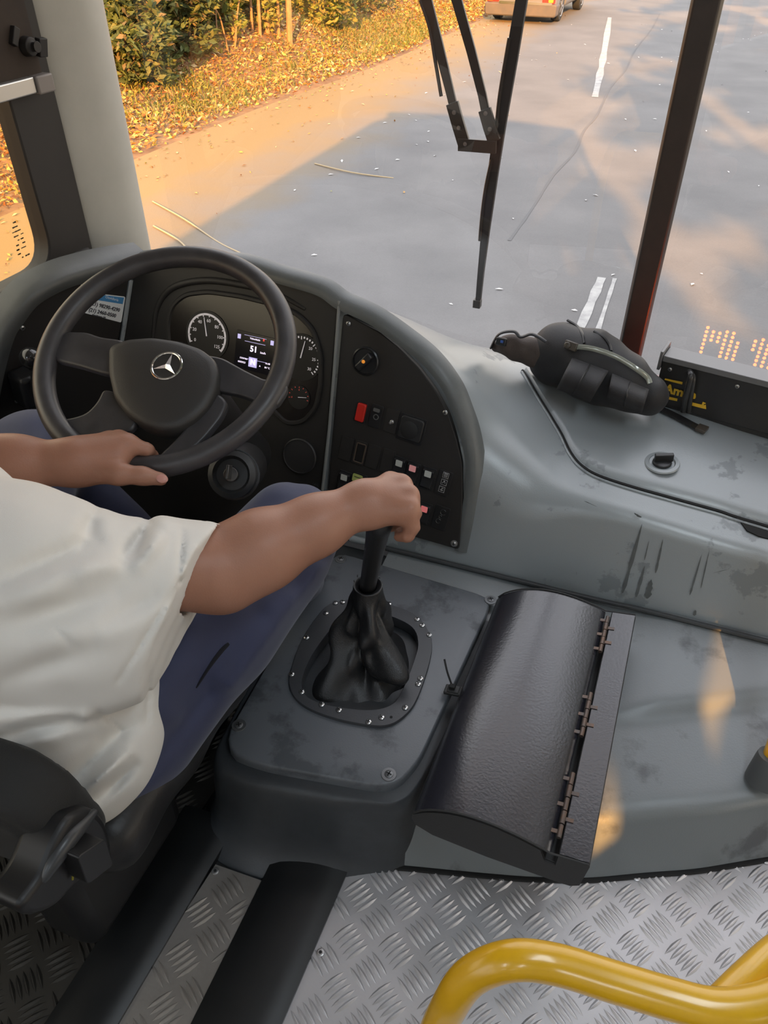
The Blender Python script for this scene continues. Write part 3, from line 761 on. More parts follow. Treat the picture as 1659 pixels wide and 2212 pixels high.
# right step well trim, next to the plate
mb = MB(); abox(mb, (.60, -.3, -.3), (1.18, 1.05, -.25)); struct(mb.build('floor_step', mat('step_dark', (0.05, 0.05, 0.052), .6)), 'dark step well right of the tread plate', 'floor')
# rivets in the plates
M_RIV = mat('rivet_steel', (0.55, 0.54, 0.54), .35, .9); M_RIVD = mat('rivet_hole', (0.015, 0.015, 0.015), .6)
riv0 = None
def rivet(p, r=.0075, parent=None, first=[None]):
    if first[0] is None:
        mb = MB(); lathe(mb, A(0, 0, 0), A(0, 0, 1), [(r, 0), (r*.95, .0022), (r*.6, .0032), (r*.45, .0030)], 16)
        lathe(mb, A(0, 0, .0026), A(0, 0, 1), [(r*.42, 0), (r*.40, .0007)], 10, 1)
        o = mb.build('rivet', [M_RIV, M_RIVD]); first[0] = o
    else:
        o = first[0].copy(); COL.objects.link(o)
    o.location = Vector(tuple(map(float, p)))
    return o
RIV = [((780, 1858), 'rivet at the back left corner of the bright tread plate'), ((1083, 1896), 'rivet in the bright tread plate just left of the overhanging black box'),
       ((1375, 1896), 'rivet in the bright tread plate right of the overhanging black box'), ((1655, 1860), 'rivet at the far right end of the engine cover edge'),
       ((692, 2058), 'rivet in the bright tread plate beside the wide black duct'), ((1622, 2087), 'rivet near the right edge of the bright tread plate, above the yellow rail'),
       ((465, 1882), 'rivet at the far left corner of the narrow tread strip'), ((562, 1924), 'rivet at the far right corner of the narrow tread strip'), ((485, 2120), 'rivet low on the right edge of the narrow tread strip')]
for (px, py), lb in RIV:
    tag(rivet(onz(px, py, .001)), lb, 'rivet', 'floor plate rivets')
# black moulded ducts on the floor
M_DUCT = mat('duct_black', (0.010, 0.0105, 0.011), .40, var=(0.006, 0.0065, 0.007), vscale=7, bump=.1, bscale=60)
def duct(name, c0, c1, w0, w1, h, label):
    mb = MB(); rings = []
    for t in np.linspace(0, 1, 14):
        c = A(*c0)*(1-t)+A(*c1)*t; w = w0*(1-t)+w1*t
        ring = [A(c[0]-w/2, c[1], -.01), A(c[0]-w/2, c[1], .004)]
        for a_ in np.linspace(0, 1, 9):
            ring.append(A(c[0]-w/2+w*a_, c[1], .006+h*math.sin(PI*a_)**.55))
        ring += [A(c[0]+w/2, c[1], .004), A(c[0]+w/2, c[1], -.01)]
        rings.append(ring)
    loft(mb, rings)
    o = mb.build(name, M_DUCT, smooth=50); tag(o, label, 'duct', 'black floor ducts'); return o
duct('floor_duct', (-.400, -.25), (-.402, .70), .135, .150, .012, 'wide black moulded duct between narrow strip and bright tread plate')
duct('floor_duct', (-.655, -.25), (-.640, .66), .11, .12, .012, 'black moulded duct left of the narrow tread strip')
# ================================================================== DASHBOARD
M_DASH = mat('dash_grey', (0.265, 0.290, 0.300), .31, var=(0.185, 0.205, 0.215), vscale=7, bump=.10, bscale=350, spec=.8, roughvar=.14, thresh=(.585, .61))
M_LIP_SHADE = mat('dash_grey_shaded', (0.085, 0.088, 0.084), .42, var=(0.062, 0.064, 0.062), vscale=7, bump=.10, bscale=350)  # dash grey darkened, shade on the left wing put into the colour
M_LIPR_SHADE = mat('lip_grey_shaded', (0.13, 0.14, 0.14), .40, var=(0.10, 0.108, 0.108), vscale=7, bump=.10, bscale=350)  # dash grey again, part darkened to stand in for shade along the lip
M_PANEL = mat('panel_black', (0.020, 0.018, 0.017), .55, bump=.12, bscale=500, spec=.4)
M_DARK = mat('gap_black', (0.006, 0.006, 0.006), .8)
M_SW = mat('switch_black', (0.018, 0.018, 0.019), .32, spec=.5)
M_GREYM = mat('metal_grey', (0.45, 0.45, 0.45), .35, .9)
PK = .33; PN = nrm(A(0, -1, PK)); P0 = A(0, 1.36, .26); PUP = nrm(A(0, PK, 1)); PX = A(1, 0, 0)
def pp(px, py, off=0.0): return onpl(px, py, P0+PN*off, PN)
dash = thing('dashboard', 'grey moulded dashboard with black instrument and switch panels', 'dashboard', (-.2, 1.5, .22))
# --- shell: one column per x; fascia from the floor seam, fillet, hood back to the windscreen
def interp(x, tab): t = np.array(tab); return np.interp(x, t[:, 0], t[:, 1])
def sm(x, tab):
    return np.mean([interp(x+d, tab) for d in (-.03, -.015, 0, .015, .03)])
ZT = [(-1.30, .795), (-1.20, .803), (-.944, .824), (-.847, .812), (-.74, .80), (-.687, .778), (-.645, .768), (-.598, .755), (-.528, .722), (-.457, .685), (-.40, .635),
      (-.366, .595), (-.33, .552), (-.285, .512), (-.235, .478)]+[(float(pp(*q)[0]), float(pp(*q)[2])) for q in ((1166, 1066), (1270, 1090), (1383, 1121), (1464, 1147), (1544, 1173), (1659, 1204))]+[(.6, .355), (1.2, .345)]
ZB = [(-1.4, .648), (-1.2, .649), (-1.078, .632), (-.908, .622), (-.771, .574), (-.602, .534), (-.506, .512), (-.435, .505), (-.25, .502), (-.06, .502), (.15, .500), (.333, .492), (.6, .48), (1.2, .46)]
RF = [(-1.3, .035), (-.7, .04), (-.5, .06), (-.35, .10), (-.22, .075), (-.1, .030), (0, .018), (.3, .016), (1.2, .016)]
def yb_at(x):
    return float(np.interp(x, [WL[0], WD[0], WR[0]], [WL[1], WD[1], WR[1]]))-.02
def prof(x, n=40):
    zt, zb, r, yb = sm(x, ZT), sm(x, ZB), sm(x, RF), yb_at(x)
    yt = P0[1]+PK*(zt-P0[2])+.004
    a0 = A(1.36+PK*(.215-.26)+.004, .205); c = A(yt, zt); e = A(yb, zb)
    d1 = nrm(a0-c); d2 = nrm(e-c)
    p0 = c+d1*r*1.6; p1 = c+d2*r*1.6
    pts = [a0+(p0-a0)*t for t in np.linspace(0, 1, 8)[:-1]]
    pts += [(1-t)**2*p0+2*t*(1-t)*c+t*t*p1 for t in np.linspace(0, 1, 15)]
    # hood sags slightly towards the glass
    pts += [p1+(e-p1)*t+A(0, .012*math.sin(PI*t)) for t in np.linspace(0, 1, 14)[1:]]
    return pts
xs = np.concatenate([np.linspace(-1.28, -.75, 16), np.linspace(-.72, -.05, 46), np.linspace(-.02, 1.17, 30)])
mb = MB(); rows = [[A(x, q[0], q[1]) for q in prof(x)] for x in xs]
loft(mb, rows, closed=False)
M_STAIN = mat('dash_stain', (0.085, 0.094, 0.096), .3, var=(0.11, 0.12, 0.122), vscale=40)
rs_ = random.Random(5)
for (x0, y0, x1, y1, w) in ((1387, 1132, 1345, 1281, 8), (1393, 1222, 1374, 1290, 8), (1407, 1252, 1398, 1293, 15), (1432, 1165, 1416, 1238, 5), (1402, 1168, 1392, 1210, 3), (1516, 1198, 1490, 1286, 4), (1532, 1190, 1514, 1270, 3), (1502, 1318, 1500, 1330, 7), (1370, 1108, 1384, 1118, 8), (1290, 1095, 1262, 1082, 3), (1540, 1238, 1572, 1230, 4)):
    n_ = 9; L_ = []; R_ = []
    for k in range(n_+1):
        f = k/n_; e_ = w*.5*(.25+.75*min(1, f*2.2))*rs_.uniform(.65, 1.2)*(1 if k not in (0, n_) else .25)
        L_.append(pp(x0+(x1-x0)*f-e_, y0+(y1-y0)*f, -.0022)); R_.append(pp(x0+(x1-x0)*f+e_, y0+(y1-y0)*f, -.0022))
    mb.add(L_+R_, [(k, k+1, n_+2+k, n_+1+k) for k in range(n_)], 1)
mb.build('shell', [M_DASH, M_STAIN], dash, smooth=180, recalc=False)
def hood_z(x, y):
    P = prof(x); ys_ = [q[0] for q in P]; zs_ = [q[1] for q in P]
    return float(np.interp(y, ys_[7:], zs_[7:]))
# seam strip where the fascia meets the engine cover
mb = MB(); tube(mb, smooth_path([A(-.62, 1.335, .228), A(-.3, 1.340, .226), A(0, 1.340, .230), A(.12, 1.340, .235), A(.4, 1.340, .236), A(1.17, 1.340, .236)], 8), .0065, 8, flat=.8)
mb.build('bottom_seam', mat('seam_grey', (.035, .038, .04), .5), dash)
# --- grey lip that frames the black panels
lip_px = [(253, 562), (316, 552), (420, 553), (520, 562), (600, 587), (690, 614), (735, 644), (771, 660), (811, 680), (871, 722), (931, 771), (977, 831), (1001, 886), (1020, 946), (1030, 1022), (1020, 1112), (1004, 1195)]
lipP = smooth_path([pp(px, py, .012 if k < 12 else .012-.0025*(k-11)) for k, (px, py) in enumerate(lip_px)], 6)
mb = MB(); rings = []
for i, p in enumerate(lipP):
    t = nrm(lipP[min(i+1, len(lipP)-1)]-lipP[max(i-1, 0)]); s = nrm(np.cross(t, PN))   # points down / inwards
    if s[2] > 0 and i < len(lipP)*.7: s = -s
    w = .026
    rings.append([p-PN*.004-s*.002, p+PN*.002+s*.006, p+PN*.004+s*w*.6, p+PN*.001+s*w, p-PN*.018+s*w, p-PN*.034+s*w*.5, p-PN*.034-s*.014, p-PN*.016-s*.010])
loft(mb, rings); mb.build('panel_lip', M_LIPR_SHADE, dash, smooth=60)
# --- side wing left of the driver: panel turned towards him
WA = pp(287, 600); WB_ = pp(262, 745); WC = onx(0, 742, -1.372)
WN = nrm(np.cross(WB_-WA, WC-WA)); WN = WN if WN[1] < 0 else -WN
def wp(px, py, off=0.0): return onpl(px, py, WA+WN*off, WN)
wing_px = [(287, 585), (253, 582), (190, 598), (127, 620), (63, 657), (21, 707), (-2, 755), (-25, 900), (-10, 1080), (120, 1080), (235, 960), (262, 745)]
mb = MB(); prism(mb, [wp(*p) for p in wing_px], -WN*.02); mb.build('side_panel', M_PANEL, dash, smooth=30)
wl_px = [(316, 551), (253, 561), (190, 576), (127, 597), (63, 634), (21, 686), (0, 722), (-22, 800), (-40, 900)]
wlP = smooth_path([wp(*p, off=.012) for p in wl_px], 6); mb = MB(); rings = []
for i, p in enumerate(wlP):
    t = nrm(wlP[min(i+1, len(wlP)-1)]-wlP[max(i-1, 0)]); s = nrm(np.cross(t, WN)); s = s if s @ (WB_-p) > 0 else -s
    w = .034; rings.append([p+WN*.004, p+WN*.010+s*.006, p+WN*.010+s*w*.6, p+WN*.004+s*w, p-WN*.015+s*w, p-WN*.05+s*w*.5, p-WN*.05-s*.015, p-WN*.014-s*.008])
loft(mb, rings); mb.build('side_lip', M_LIP_SHADE, dash, smooth=60)
# top deck from the wing lip to the wall and pillar foot
mb = MB(); n_ = len(wlP)
ow = smooth_path([A(-1.30, 1.84, .65), A(-1.38, 1.80, .66), A(-1.425, 1.70, .67), A(-1.43, 1.55, .68), A(-1.43, 1.42, .68), A(-1.43, 1.30, .66), A(-1.43, 1.22, .63), A(-1.43, 1.12, .58), A(-1.43, 1.02, .5)], 6)
for p, q in zip(wlP, ow): mb.v += [tuple(p-WN*.01), tuple(p*.5+q*.5-WN*.02), tuple(q)]
mb.f = [(3*i+k, 3*i+3+k, 3*i+4+k, 3*i+1+k) for i in range(n_-1) for k in (0, 1)]; mb.mi = [0]*len(mb.f)
mb.build('side_deck', M_LIP_SHADE, dash, smooth=60)
# --- instrument panel (left of the seam) and switch panel (right of it)
ip_px = [(290, 585), (330, 576), (420, 577), (520, 586), (600, 610), (690, 638), (728, 662), (716, 800), (706, 930), (692, 1075), (680, 1135), (560, 1190), (300, 1190), (235, 1000), (262, 745)]
mb = MB(); prism(mb, [pp(*p, off=.004) for p in ip_px], -PN*.02); mb.build('instrument_panel', M_PANEL, dash, smooth=30)
sw_px = [(741, 676), (775, 694), (820, 718), (862, 752), (905, 795), (942, 845), (968, 893), (985, 945), (998, 1000), (999, 1080), (992, 1188), (930, 1170), (860, 1150), (760, 1118), (706, 1100), (716, 960), (728, 820)]
mb = MB(); prism(mb, bezel_poly([pp(*p, off=.006) for p in sw_px], .012, 3), -PN*.02); swp = mb.build('switch_panel', M_PANEL, dash, smooth=30, bevel=.002)
# vertical joint between the two panels with its bright bead
mb = MB(); tube(mb, [pp(733, 650, .012), pp(722, 800, .012), pp(711, 930, .012), pp(694, 1080, .012)], .004, 8)
mb.build('panel_joint', mat('joint_grey', (0.20, 0.21, 0.21), .35), dash)
mb = MB(); tube(mb, [pp(283, 604, .008), pp(272, 680, .008), pp(262, 745, .008)], .006, 8); mb.build('panel_joint', M_DASH, dash)
# cluster: recessed dark lens in a raised surround
cl = [(362, 700), (372, 660), (400, 636), (450, 630), (520, 640), (590, 657), (640, 676), (676, 712), (692, 765), (692, 830), (682, 880), (655, 912), (618, 915), (590, 885), (560, 850), (500, 825), (430, 812), (370, 800)]
cp = bezel_poly([pp(*p, off=.007) for p in cl], .02, 4)
mb = MB(); prism(mb, cp, -PN*.003); clus = mb.build('instrument_cluster', mat('cluster_lens', (0.012, 0.009, 0.008), .22, spec=.5), dash, smooth=30)
mb = MB(); tube(mb, cp, .006, 6, closed=True); mb.build('cluster_bezel', M_PANEL, clus)
hood = smooth_path([pp(330, 735, .004), pp(340, 665, .005), pp(372, 622, .006), pp(440, 606, .006), pp(520, 615, .005), pp(600, 636, .004), pp(660, 668, .002)], 6)
mb = MB(); tube(mb, hood, [.004+.003*math.sin(PI*i/(len(hood)-1)) for i in range(len(hood))], 10, flat=1.2); mb.build('cluster_brow', M_PANEL, clus)
M_TICK = mat('dial_print', (0.62, 0.58, 0.58), .6, emit=(.8, .74, .76), estr=.18)
M_TICKR = mat('dial_print_red', (0.5, 0.08, 0.06), .6, emit=(.9, .12, .08), estr=.12)
def dial(cpx, rr, name, label, a0, a1, nmaj, nmin, nums, nsize, mtick, needle):
    c = pp(*cpx, off=.0095); mb = MB()
    quad = [c+rr*1.12*(math.cos(t)*PX+math.sin(t)*PUP) for t in np.linspace(0, 2*PI, 40, endpoint=False)]
    prism(mb, quad, -PN*.002); o = mb.build(name, mat('dial_black', (0.008, 0.007, 0.007), .5), clus, label=label, smooth=30)
    mb = MB()
    tot = nmaj*nmin
    for i in range(tot+1):
        t = math.radians(a0+(a1-a0)*i/tot); e = math.cos(t)*PX+math.sin(t)*PUP; s = -math.sin(t)*PX+math.cos(t)*PUP
        L_ = .15 if i % nmin == 0 else .09
        box(mb, c+e*rr*(1-L_/2), (e, s, PN), (rr*L_/2, rr*(.022 if i % nmin == 0 else .035), .0006))
    mb.build('scale', mtick, o)
    for i, s_ in nums:
        t = math.radians(a0+(a1-a0)*i/nmaj); e = math.cos(t)*PX+math.sin(t)*PUP
        text_mesh(s_, nsize, c+e*rr*.68+PN*.0006, PX, PUP, mtick, 'numeral', o)
    t = math.radians(needle); e = math.cos(t)*PX+math.sin(t)*PUP
    mb = MB(); tube(mb, [c-e*rr*.02+PN*.002, c+e*rr*.82+PN*.002], [rr*.03, rr*.018], 6); mb.build('needle', M_TICK, o)
    return o
dial((447, 725), .0540, 'speedometer_dial', 'round speedometer marked 0 to 125', 205, -38, 12, 5, [(0, '0'), (2, '20'), (4, '40'), (6, '60'), (8, '80'), (10, '100'), (12, '125')], .0115, M_TICK, 101)
dial((650, 772), .050, 'tachometer_dial', 'rev counter half hidden by the rim', 230, -45, 6, 5, [(4, '20'), (5, '25'), (6, '30')], .010, M_TICK, 78)
dial((645, 858), .0265, 'fuel_gauge', 'small red-arced gauge low in the cluster', 190, -10, 4, 2, [(0, '0'), (2, '4')], .006, M_TICKR, 8)
# display
dc = pp(549, 755, .0095)
def dp(px, py, off=.0098): return pp(px, py, off)
mb = MB(); quad = [dp(512, 712), dp(597, 733), dp(592, 815), dp(505, 790)]; prism(mb, quad, -PN*.002); disp = mb.build('display', mat('screen_black', (0.006, 0.005, 0.008), .15), clus, label='lit display reading 51 km/h')
M_PIX = mat('screen_lilac', (0.45, 0.42, 0.6), .5, emit=(.62, .55, .95), estr=.55); M_PIXW = mat('screen_white', (0.7, 0.66, 0.75), .5, emit=(.95, .82, 1.0), estr=.9)
M_PIXR = mat('screen_red', (0.6, .05, .05), .5, emit=(1, .05, .04), estr=1.0)
DX = nrm(dp(592, 741)-dp(514, 724)); DY = nrm(dp(549, 735)-dp(545, 780))
def pxbar(c, w, h, m, nm): mb = MB(); quadplate(mb, dp(*c, off=.0102), DX, DY, w, h, .0006, PN); return mb.build(nm, m, disp, smooth=0)
pxbar((517, 726), .0085, .011, M_PIX, 'screen_icon'); pxbar((588, 741), .0085, .011, M_PIX, 'screen_icon'); pxbar((551, 741), .056, .0009, M_PIX, 'screen_line')
pxbar((552, 728), .06, .0007, M_PIX, 'screen_line'); pxbar((549, 778), .066, .0008, M_PIX, 'screen_line'); pxbar((546, 783), .0225, .0235, M_PIX, 'screen_gear_box'); pxbar((570, 735), .003, .005, M_PIXR, 'screen_icon')
text_mesh('51', .020, dp(548, 755, .0112), DX, DY, M_PIXW, 'screen_digits', disp, bold=.0005)
text_mesh('km/h', .0072, dp(568, 763, .0112), DX, DY, M_PIXW, 'screen_text', disp)
text_mesh('N', .0185, dp(546, 783, .0115), DX, DY, M_PIXW, 'screen_letter', disp, bold=.0006)
text_mesh('Velocidade', .0062, dp(551, 733, .0112), DX, DY, M_PIXW, 'screen_text', disp)
text_mesh('154.4 km', .0058, dp(526, 774, .0112), DX, DY, M_PIXW, 'screen_text', disp); text_mesh('0055923', .006, dp(522, 782, .0112), DX, DY, M_PIXW, 'screen_text', disp)
text_mesh('16:48', .006, dp(578, 786, .0112), DX, DY, M_PIXW, 'screen_text', disp); text_mesh('84 °C', .006, dp(577, 795, .0112), DX, DY, M_PIXW, 'screen_text', disp); text_mesh('A', .0055, dp(561, 791, .0112), DX, DY, M_PIXW, 'screen_text', disp)
# round loudspeaker cover low on the instrument panel
mb = MB(); lathe(mb, pp(648, 985, .004), PN, [(.046, 0), (.046, .004), (.043, .006), (.042, .003), (.012, .0045), (.0, .0045)], 36); mb.build('speaker_cover', mat('speaker_black', (0.030, 0.028, 0.028), .5), dash, smooth=30)
# --- switches on the right panel
M_IW = mat('indicator_white', (0.62, 0.64, 0.60), .4); M_IP = mat('indicator_pink', (0.80, 0.42, 0.42), .4, emit=(1, .35, .35), estr=.12)
M_RED = mat('switch_red', (0.55, 0.022, 0.014), .35); M_PRT = mat('print_white', (.45, .45, .45), .6)
SX = nrm(pp(975, 1043, 0)-pp(745, 965, 0)); SX = nrm(SX-(SX @ PN)*PN); SY = nrm(np.cross(PN, SX))
SY = SY if SY[2] > 0 else -SY
def sp(px, py, off=.006): return pp(px, py, off)
def rocker(cpx, kind, w=.0295, h=.052, label=None, ind=None):
    c = sp(*cpx)
    mb = MB(); quadplate(mb, c, SX, SY, w+.004, h+.004, .003, PN, 0, .003)
    o = mb.build('switch', M_SW if kind != 'blank' else M_PANEL, swp, label=label, bevel=.0008)
    if kind == 'rocker':
        mb = MB(); rings = []
        for t, hh in ((-.5, .004), (-.42, .008), (-.1, .0065), (.2, .008), (.42, .0125), (.5, .006)):
            q = c+SY*h*t*.96+PN*hh; rings.append([q-SX*w*.46, q+SX*w*.46, q+SX*w*.48-PN*(hh-.001), q-SX*w*.48-PN*(hh-.001)])
        loft(mb, rings); mb.build('rocker_cap', M_SW, o, bevel=.001)
        if ind: mb = MB(); quadplate(mb, c+SY*h*.26+PN*.0098, SX, nrm(SY+PN*.22), .0165, .0165, .0012, PN, 0, .002); mb.build('indicator', ind, o)
    return o
red = rocker((780, 890), 'plate', .024, .046)
mb = MB(); quadplate(mb, sp(781, 890, .009), SX, SY, .0215, .044, .010, PN, 0, .004); mb.build('rocker_cap', M_RED, red, bevel=.002, label='bright red hazard switch cap')
s2 = rocker((812, 899), 'plate', .026, .052)
mb = MB(); tube(mb, [sp(812, 901, .011)+.006*(math.cos(t)*SX+math.sin(t)*SY) for t in np.linspace(0, 2*PI, 16, endpoint=False)], .0012, 6, closed=True)
quadplate(mb, sp(814, 886, .010), SX, SY, .016, .008, .003, PN, 0, .002); mb.build('icon', mat('icon_grey', (.12, .12, .12), .3), s2)
s3 = rocker((846, 909), 'blank', .028, .054)
mb = MB(); lathe(mb, sp(847, 911, .009), PN, [(.005, 0), (.005, .003), (.0025, .004), (.0022, .012), (.003, .014), (0, .0145)], 12); mb.build('toggle', M_GREYM, s3)
s4 = rocker((889, 927), 'plate', .062, .060)
mb = MB(); quadplate(mb, sp(889, 926, .009), SX, SY, .058, .056, .008, PN, 0, .010); cap = mb.build('socket_cover', mat('cover_black', (.02, .02, .02), .4), s4, bevel=.003, bseg=3)
mb = MB(); lathe(mb, sp(884, 929, .0165), PN, [(.021, 0), (.021, .002), (.019, .0025), (.0, .0025)], 26); mb.build('cover_disc', mat('disc_black', (.013, .013, .013), .5), cap)
for c in ((748, 969), (806, 986), (838, 996)): rocker(c, 'blank', .028, .056)
hole = rocker((777, 978), 'blank', .028, .056)
mb = MB(); quadplate(mb, sp(777, 979, .0091), SX, SY, .019, .043, .0006, PN); mb.build('open_slot', mat('slot_black', (.004, .003, .003), .9), hole)
mb = MB(); tube(mb, bezel_poly([sp(777, 979, .0095)+sx*.0115*SX+sy*.024*SY for sx, sy in ((-1, -1), (1, -1), (1, 1), (-1, 1))], .003, 2), .0018, 6, closed=True); mb.build('slot_rim', mat('slot_rim_brown', (.075, .055, .04), .5), hole)
rocker((862, 1010), 'rocker', ind=M_IW); rocker((891, 1021), 'rocker', ind=M_IP); r3 = rocker((924, 1033), 'rocker', ind=M_IW)
s8 = rocker((958, 1043), 'plate', .030, .058)
for k, (cx_, cy_) in enumerate(((963, 1027), (959, 1042), (954, 1057))):
    cc = sp(cx_, cy_, .0095); mb = MB()
    tube(mb, [cc+sx*.0068*SX+sy*.0068*SY for sx, sy in ((-1, -1), (1, -1), (1, 1), (-1, 1))], .0007, 4, closed=True)
    if k == 0: [box(mb, cc+SX*d, (SX, SY, PN), (.0006, .0045, .0004)) for d in (-.003, 0, .003)]; box(mb, cc+SY*.0045, (SX, SY, PN), (.0045, .0007, .0004))
    if k == 1: tube(mb, [cc-SX*.004-SY*.003, cc+SX*.002+SY*.003, cc+SX*.003-SY*.002], .0007, 4); lathe(mb, cc+SY*.003, PN, [(.0018, 0), (.0018, .0006)], 8)
    if k == 2: box(mb, cc-SY*.002, (SX, SY, PN), (.004, .0007, .0004)); box(mb, cc, (SX, SY, PN), (.0007, .004, .0004)); box(mb, cc+SY*.003+SX*.002, (SX, SY, PN), (.002, .0007, .0004))
    mb.build('pictogram', M_PRT, s8)
rocker((744, 1040), 'rocker', ind=M_IW)
s9 = rocker((776, 1046), 'rocker', ind=None)
mb = MB(); quadplate(mb, sp(772, 1033, .017), SX, SY, .026, .020, .0008, PN, 0, .004); mb.build('sticker', mat('lime_sticker', (.32, .42, .10), .5, var=(.45, .48, .16), vscale=60), s9, label='yellow green sticker on a switch')
rocker((812, 1058), 'rocker', ind=M_IW); rocker((846, 1070), 'rocker', ind=M_IW); rocker((880, 1085), 'rocker', ind=M_IW); rocker((916, 1108), 'rocker', ind=mat('indicator_red', (.85, .28, .28), .4, emit=(1, .2, .2), estr=.2))
s10 = rocker((952, 1118), 'plate', .032, .056)
mb = MB()
for k, (dx_, dy_, r_) in enumerate(((.003, .012, .007), (-.001, -.001, .0035), (-.003, -.013, .006))):
    cc = sp(952, 1116, .0105)+dx_*SX+dy_*SY; tube(mb, [cc+r_*(math.cos(t)*SX+math.sin(t)*SY) for t in np.linspace(.6, 5.6, 14)], .0015, 6)
mb.build('raised_symbol', mat('symbol_black', (.035, .035, .035), .25), s10)
# recessed rotary lamp switch
c = sp(790, 780, .006)
mb = MB(); lathe(mb, c, PN, [(.033, 0), (.033, .004), (.030, .006), (.028, .001), (0, .001)], 32); lk = mb.build('lamp_switch', M_SW, swp)
e = nrm(SX*.55+SY*.84); f_ = np.cross(PN, e)
mb = MB(); box(mb, c+PN*.010, (e, f_, PN), (.024, .0085, .009)); kb = mb.build('rotary_knob', M_SW, lk, bevel=.004, bseg=3)
mb = MB(); lathe(mb, c+PN*.0185+e*.002, PN, [(.0045, 0), (.004, .0015), (0, .002)], 12); mb.build('marker', mat('marker_orange', (.75, .25, .03), .4, emit=(1, .35, .04), estr=.3), kb)
# screws
def screw(c, N, r, m, parent, name='screw', washer=0.0):
    X, Y, Z = frame(N); mb = MB()
    if washer: lathe(mb, c, N, [(r*washer, 0), (r*washer*.96, .0012), (r, .0014)], 18)
    lathe(mb, c+Z*.001, N, [(r, 0), (r*.97, .0014), (r*.7, .0026), (0, .003)], 16)
    a_ = random.uniform(0, 1.5); e1 = math.cos(a_)*X+math.sin(a_)*Y; e2 = np.cross(Z, e1)
    box(mb, c+Z*.0036, (e1, e2, Z), (r*.62, r*.14, .0004), 1); box(mb, c+Z*.0036, (e2, e1, Z), (r*.62, r*.14, .0004), 1)
    return mb.build(name, [m, M_DARK], parent)
for q in ((753, 699), (962, 891), (981, 1174)): screw(sp(*q, .006), PN, .0058, M_GREYM, swp, washer=1.5 if q[1] > 1000 else 0)
screw(pp(683, 1050, .004), PN, .007, M_SW, dash, washer=1.6)
for q in ((48, 708), (36, 865)): screw(wp(*q, .001), WN, .006, M_GREYM, dash)
# small grip of a drawer below the switch panel
mb = MB(); tube(mb, [pp(757, 1163, .02), pp(793, 1171, .02)], .009, 10); mb.build('drawer_grip', M_DASH, dash)
# lower knee panel under the instruments, dark footwell behind
mb = MB(); prism(mb, [A(-1.36, 1.39, .33), A(-.70, 1.385, .315), A(-.66, 1.33, .06), A(-1.36, 1.33, .06)], A(0, .03, 0)); mb.build('knee_panel', M_DARK, dash)
# --- stickers on the side panel
st = thing('sticker', 'white telephone sticker with blue header left of the instrument cluster', 'sticker', tuple(wp(232, 665)))
q = [wp(192, 632, .0015), wp(271, 641, .0015), wp(262, 697, .0015), wp(182, 676, .0015)]
mb = MB(); prism(mb, bezel_poly(q, .005, 3), -WN*.001); mb.build('sheet', mat('sticker_white', (.80, .82, .82), .5), st, smooth=0)
TX = nrm(wp(262, 690)-wp(190, 673)); TY = nrm(np.cross(WN, TX)); TY = TY if TY[2] > 0 else -TY
q = [wp(194, 634, .0022), wp(268, 643, .0022), wp(265, 657, .0022), wp(190, 645, .0022)]
mb = MB(); prism(mb, q, -WN*.0006); mb.build('header', mat('sticker_blue', (.07, .26, .52), .5), st, smooth=0)
M_INK = mat('sticker_ink', (.05, .05, .06), .6)
text_mesh('Ouvidoria', .010, wp(242, 645, .0026), TX, TY, mat('sticker_pale', (.7, .75, .8), .5), 'print', st)
text_mesh('(21) 98290-4290', .0135, wp(228, 663, .0026), TX, TY, M_INK, 'print', st, bold=.0002)
text_mesh('(21) 2460-0500', .0135, wp(222, 676, .0026), TX, TY, M_INK, 'print', st, bold=.0002)
text_mesh('Atendimento 24h', .006, wp(214, 683, .0026), TX, TY, M_INK, 'print', st)
mb = MB(); quadplate(mb, wp(180, 621, .001), TX, TY, .018, .013, .0012, WN, 0, .002)
tag(mb.build('sticker', mat('sticker_white', (1, 1, 1)), smooth=0), 'tiny white sticker scrap above the telephone sticker on the side panel', 'sticker')
# dark information plate seen through the wheel
ip = thing('information_plate', 'dark printed plate seen through the left gap of the steering wheel', 'plate', tuple(pp(175, 830)))
def ipp(px, py, o=.0): return onpl(px, py, pp(230, 830, .01)+PN*o, nrm(PN+WN*.5))
mb = MB(); prism(mb, [ipp(125, 780), ipp(222, 800), ipp(215, 890), ipp(118, 870)], A(0, .003, 0)); mb.build('plate', mat('plate_black', (.018, .014, .012), .5), ip, smooth=0)
IX = nrm(ipp(222, 800)-ipp(125, 780)); IY = nrm(np.cross(nrm(PN+WN*.5), IX)); IY = IY if IY[2] > 0 else -IY
M_FAINT = mat('faint_print', (.10, .085, .075), .6)
mb = MB(); quadplate(mb, ipp(155, 795, .001), IX, IY, .012, .03, .0006, nrm(PN+WN*.5)); mb.build('red_mark', mat('faint_red', (.16, .03, .025), .6), ip, smooth=0)
text_mesh('Dicas', .018, ipp(152, 812, .002), IX, IY, M_FAINT, 'print', ip)
mb = MB()
for k in range(7): quadplate(mb, ipp(168-1.5*k, 828+8*k, .001), IX, IY, .06-.012*(k % 3), .0022, .0005, nrm(PN+WN*.5))
mb.build('print_lines', M_FAINT, ip, smooth=0)
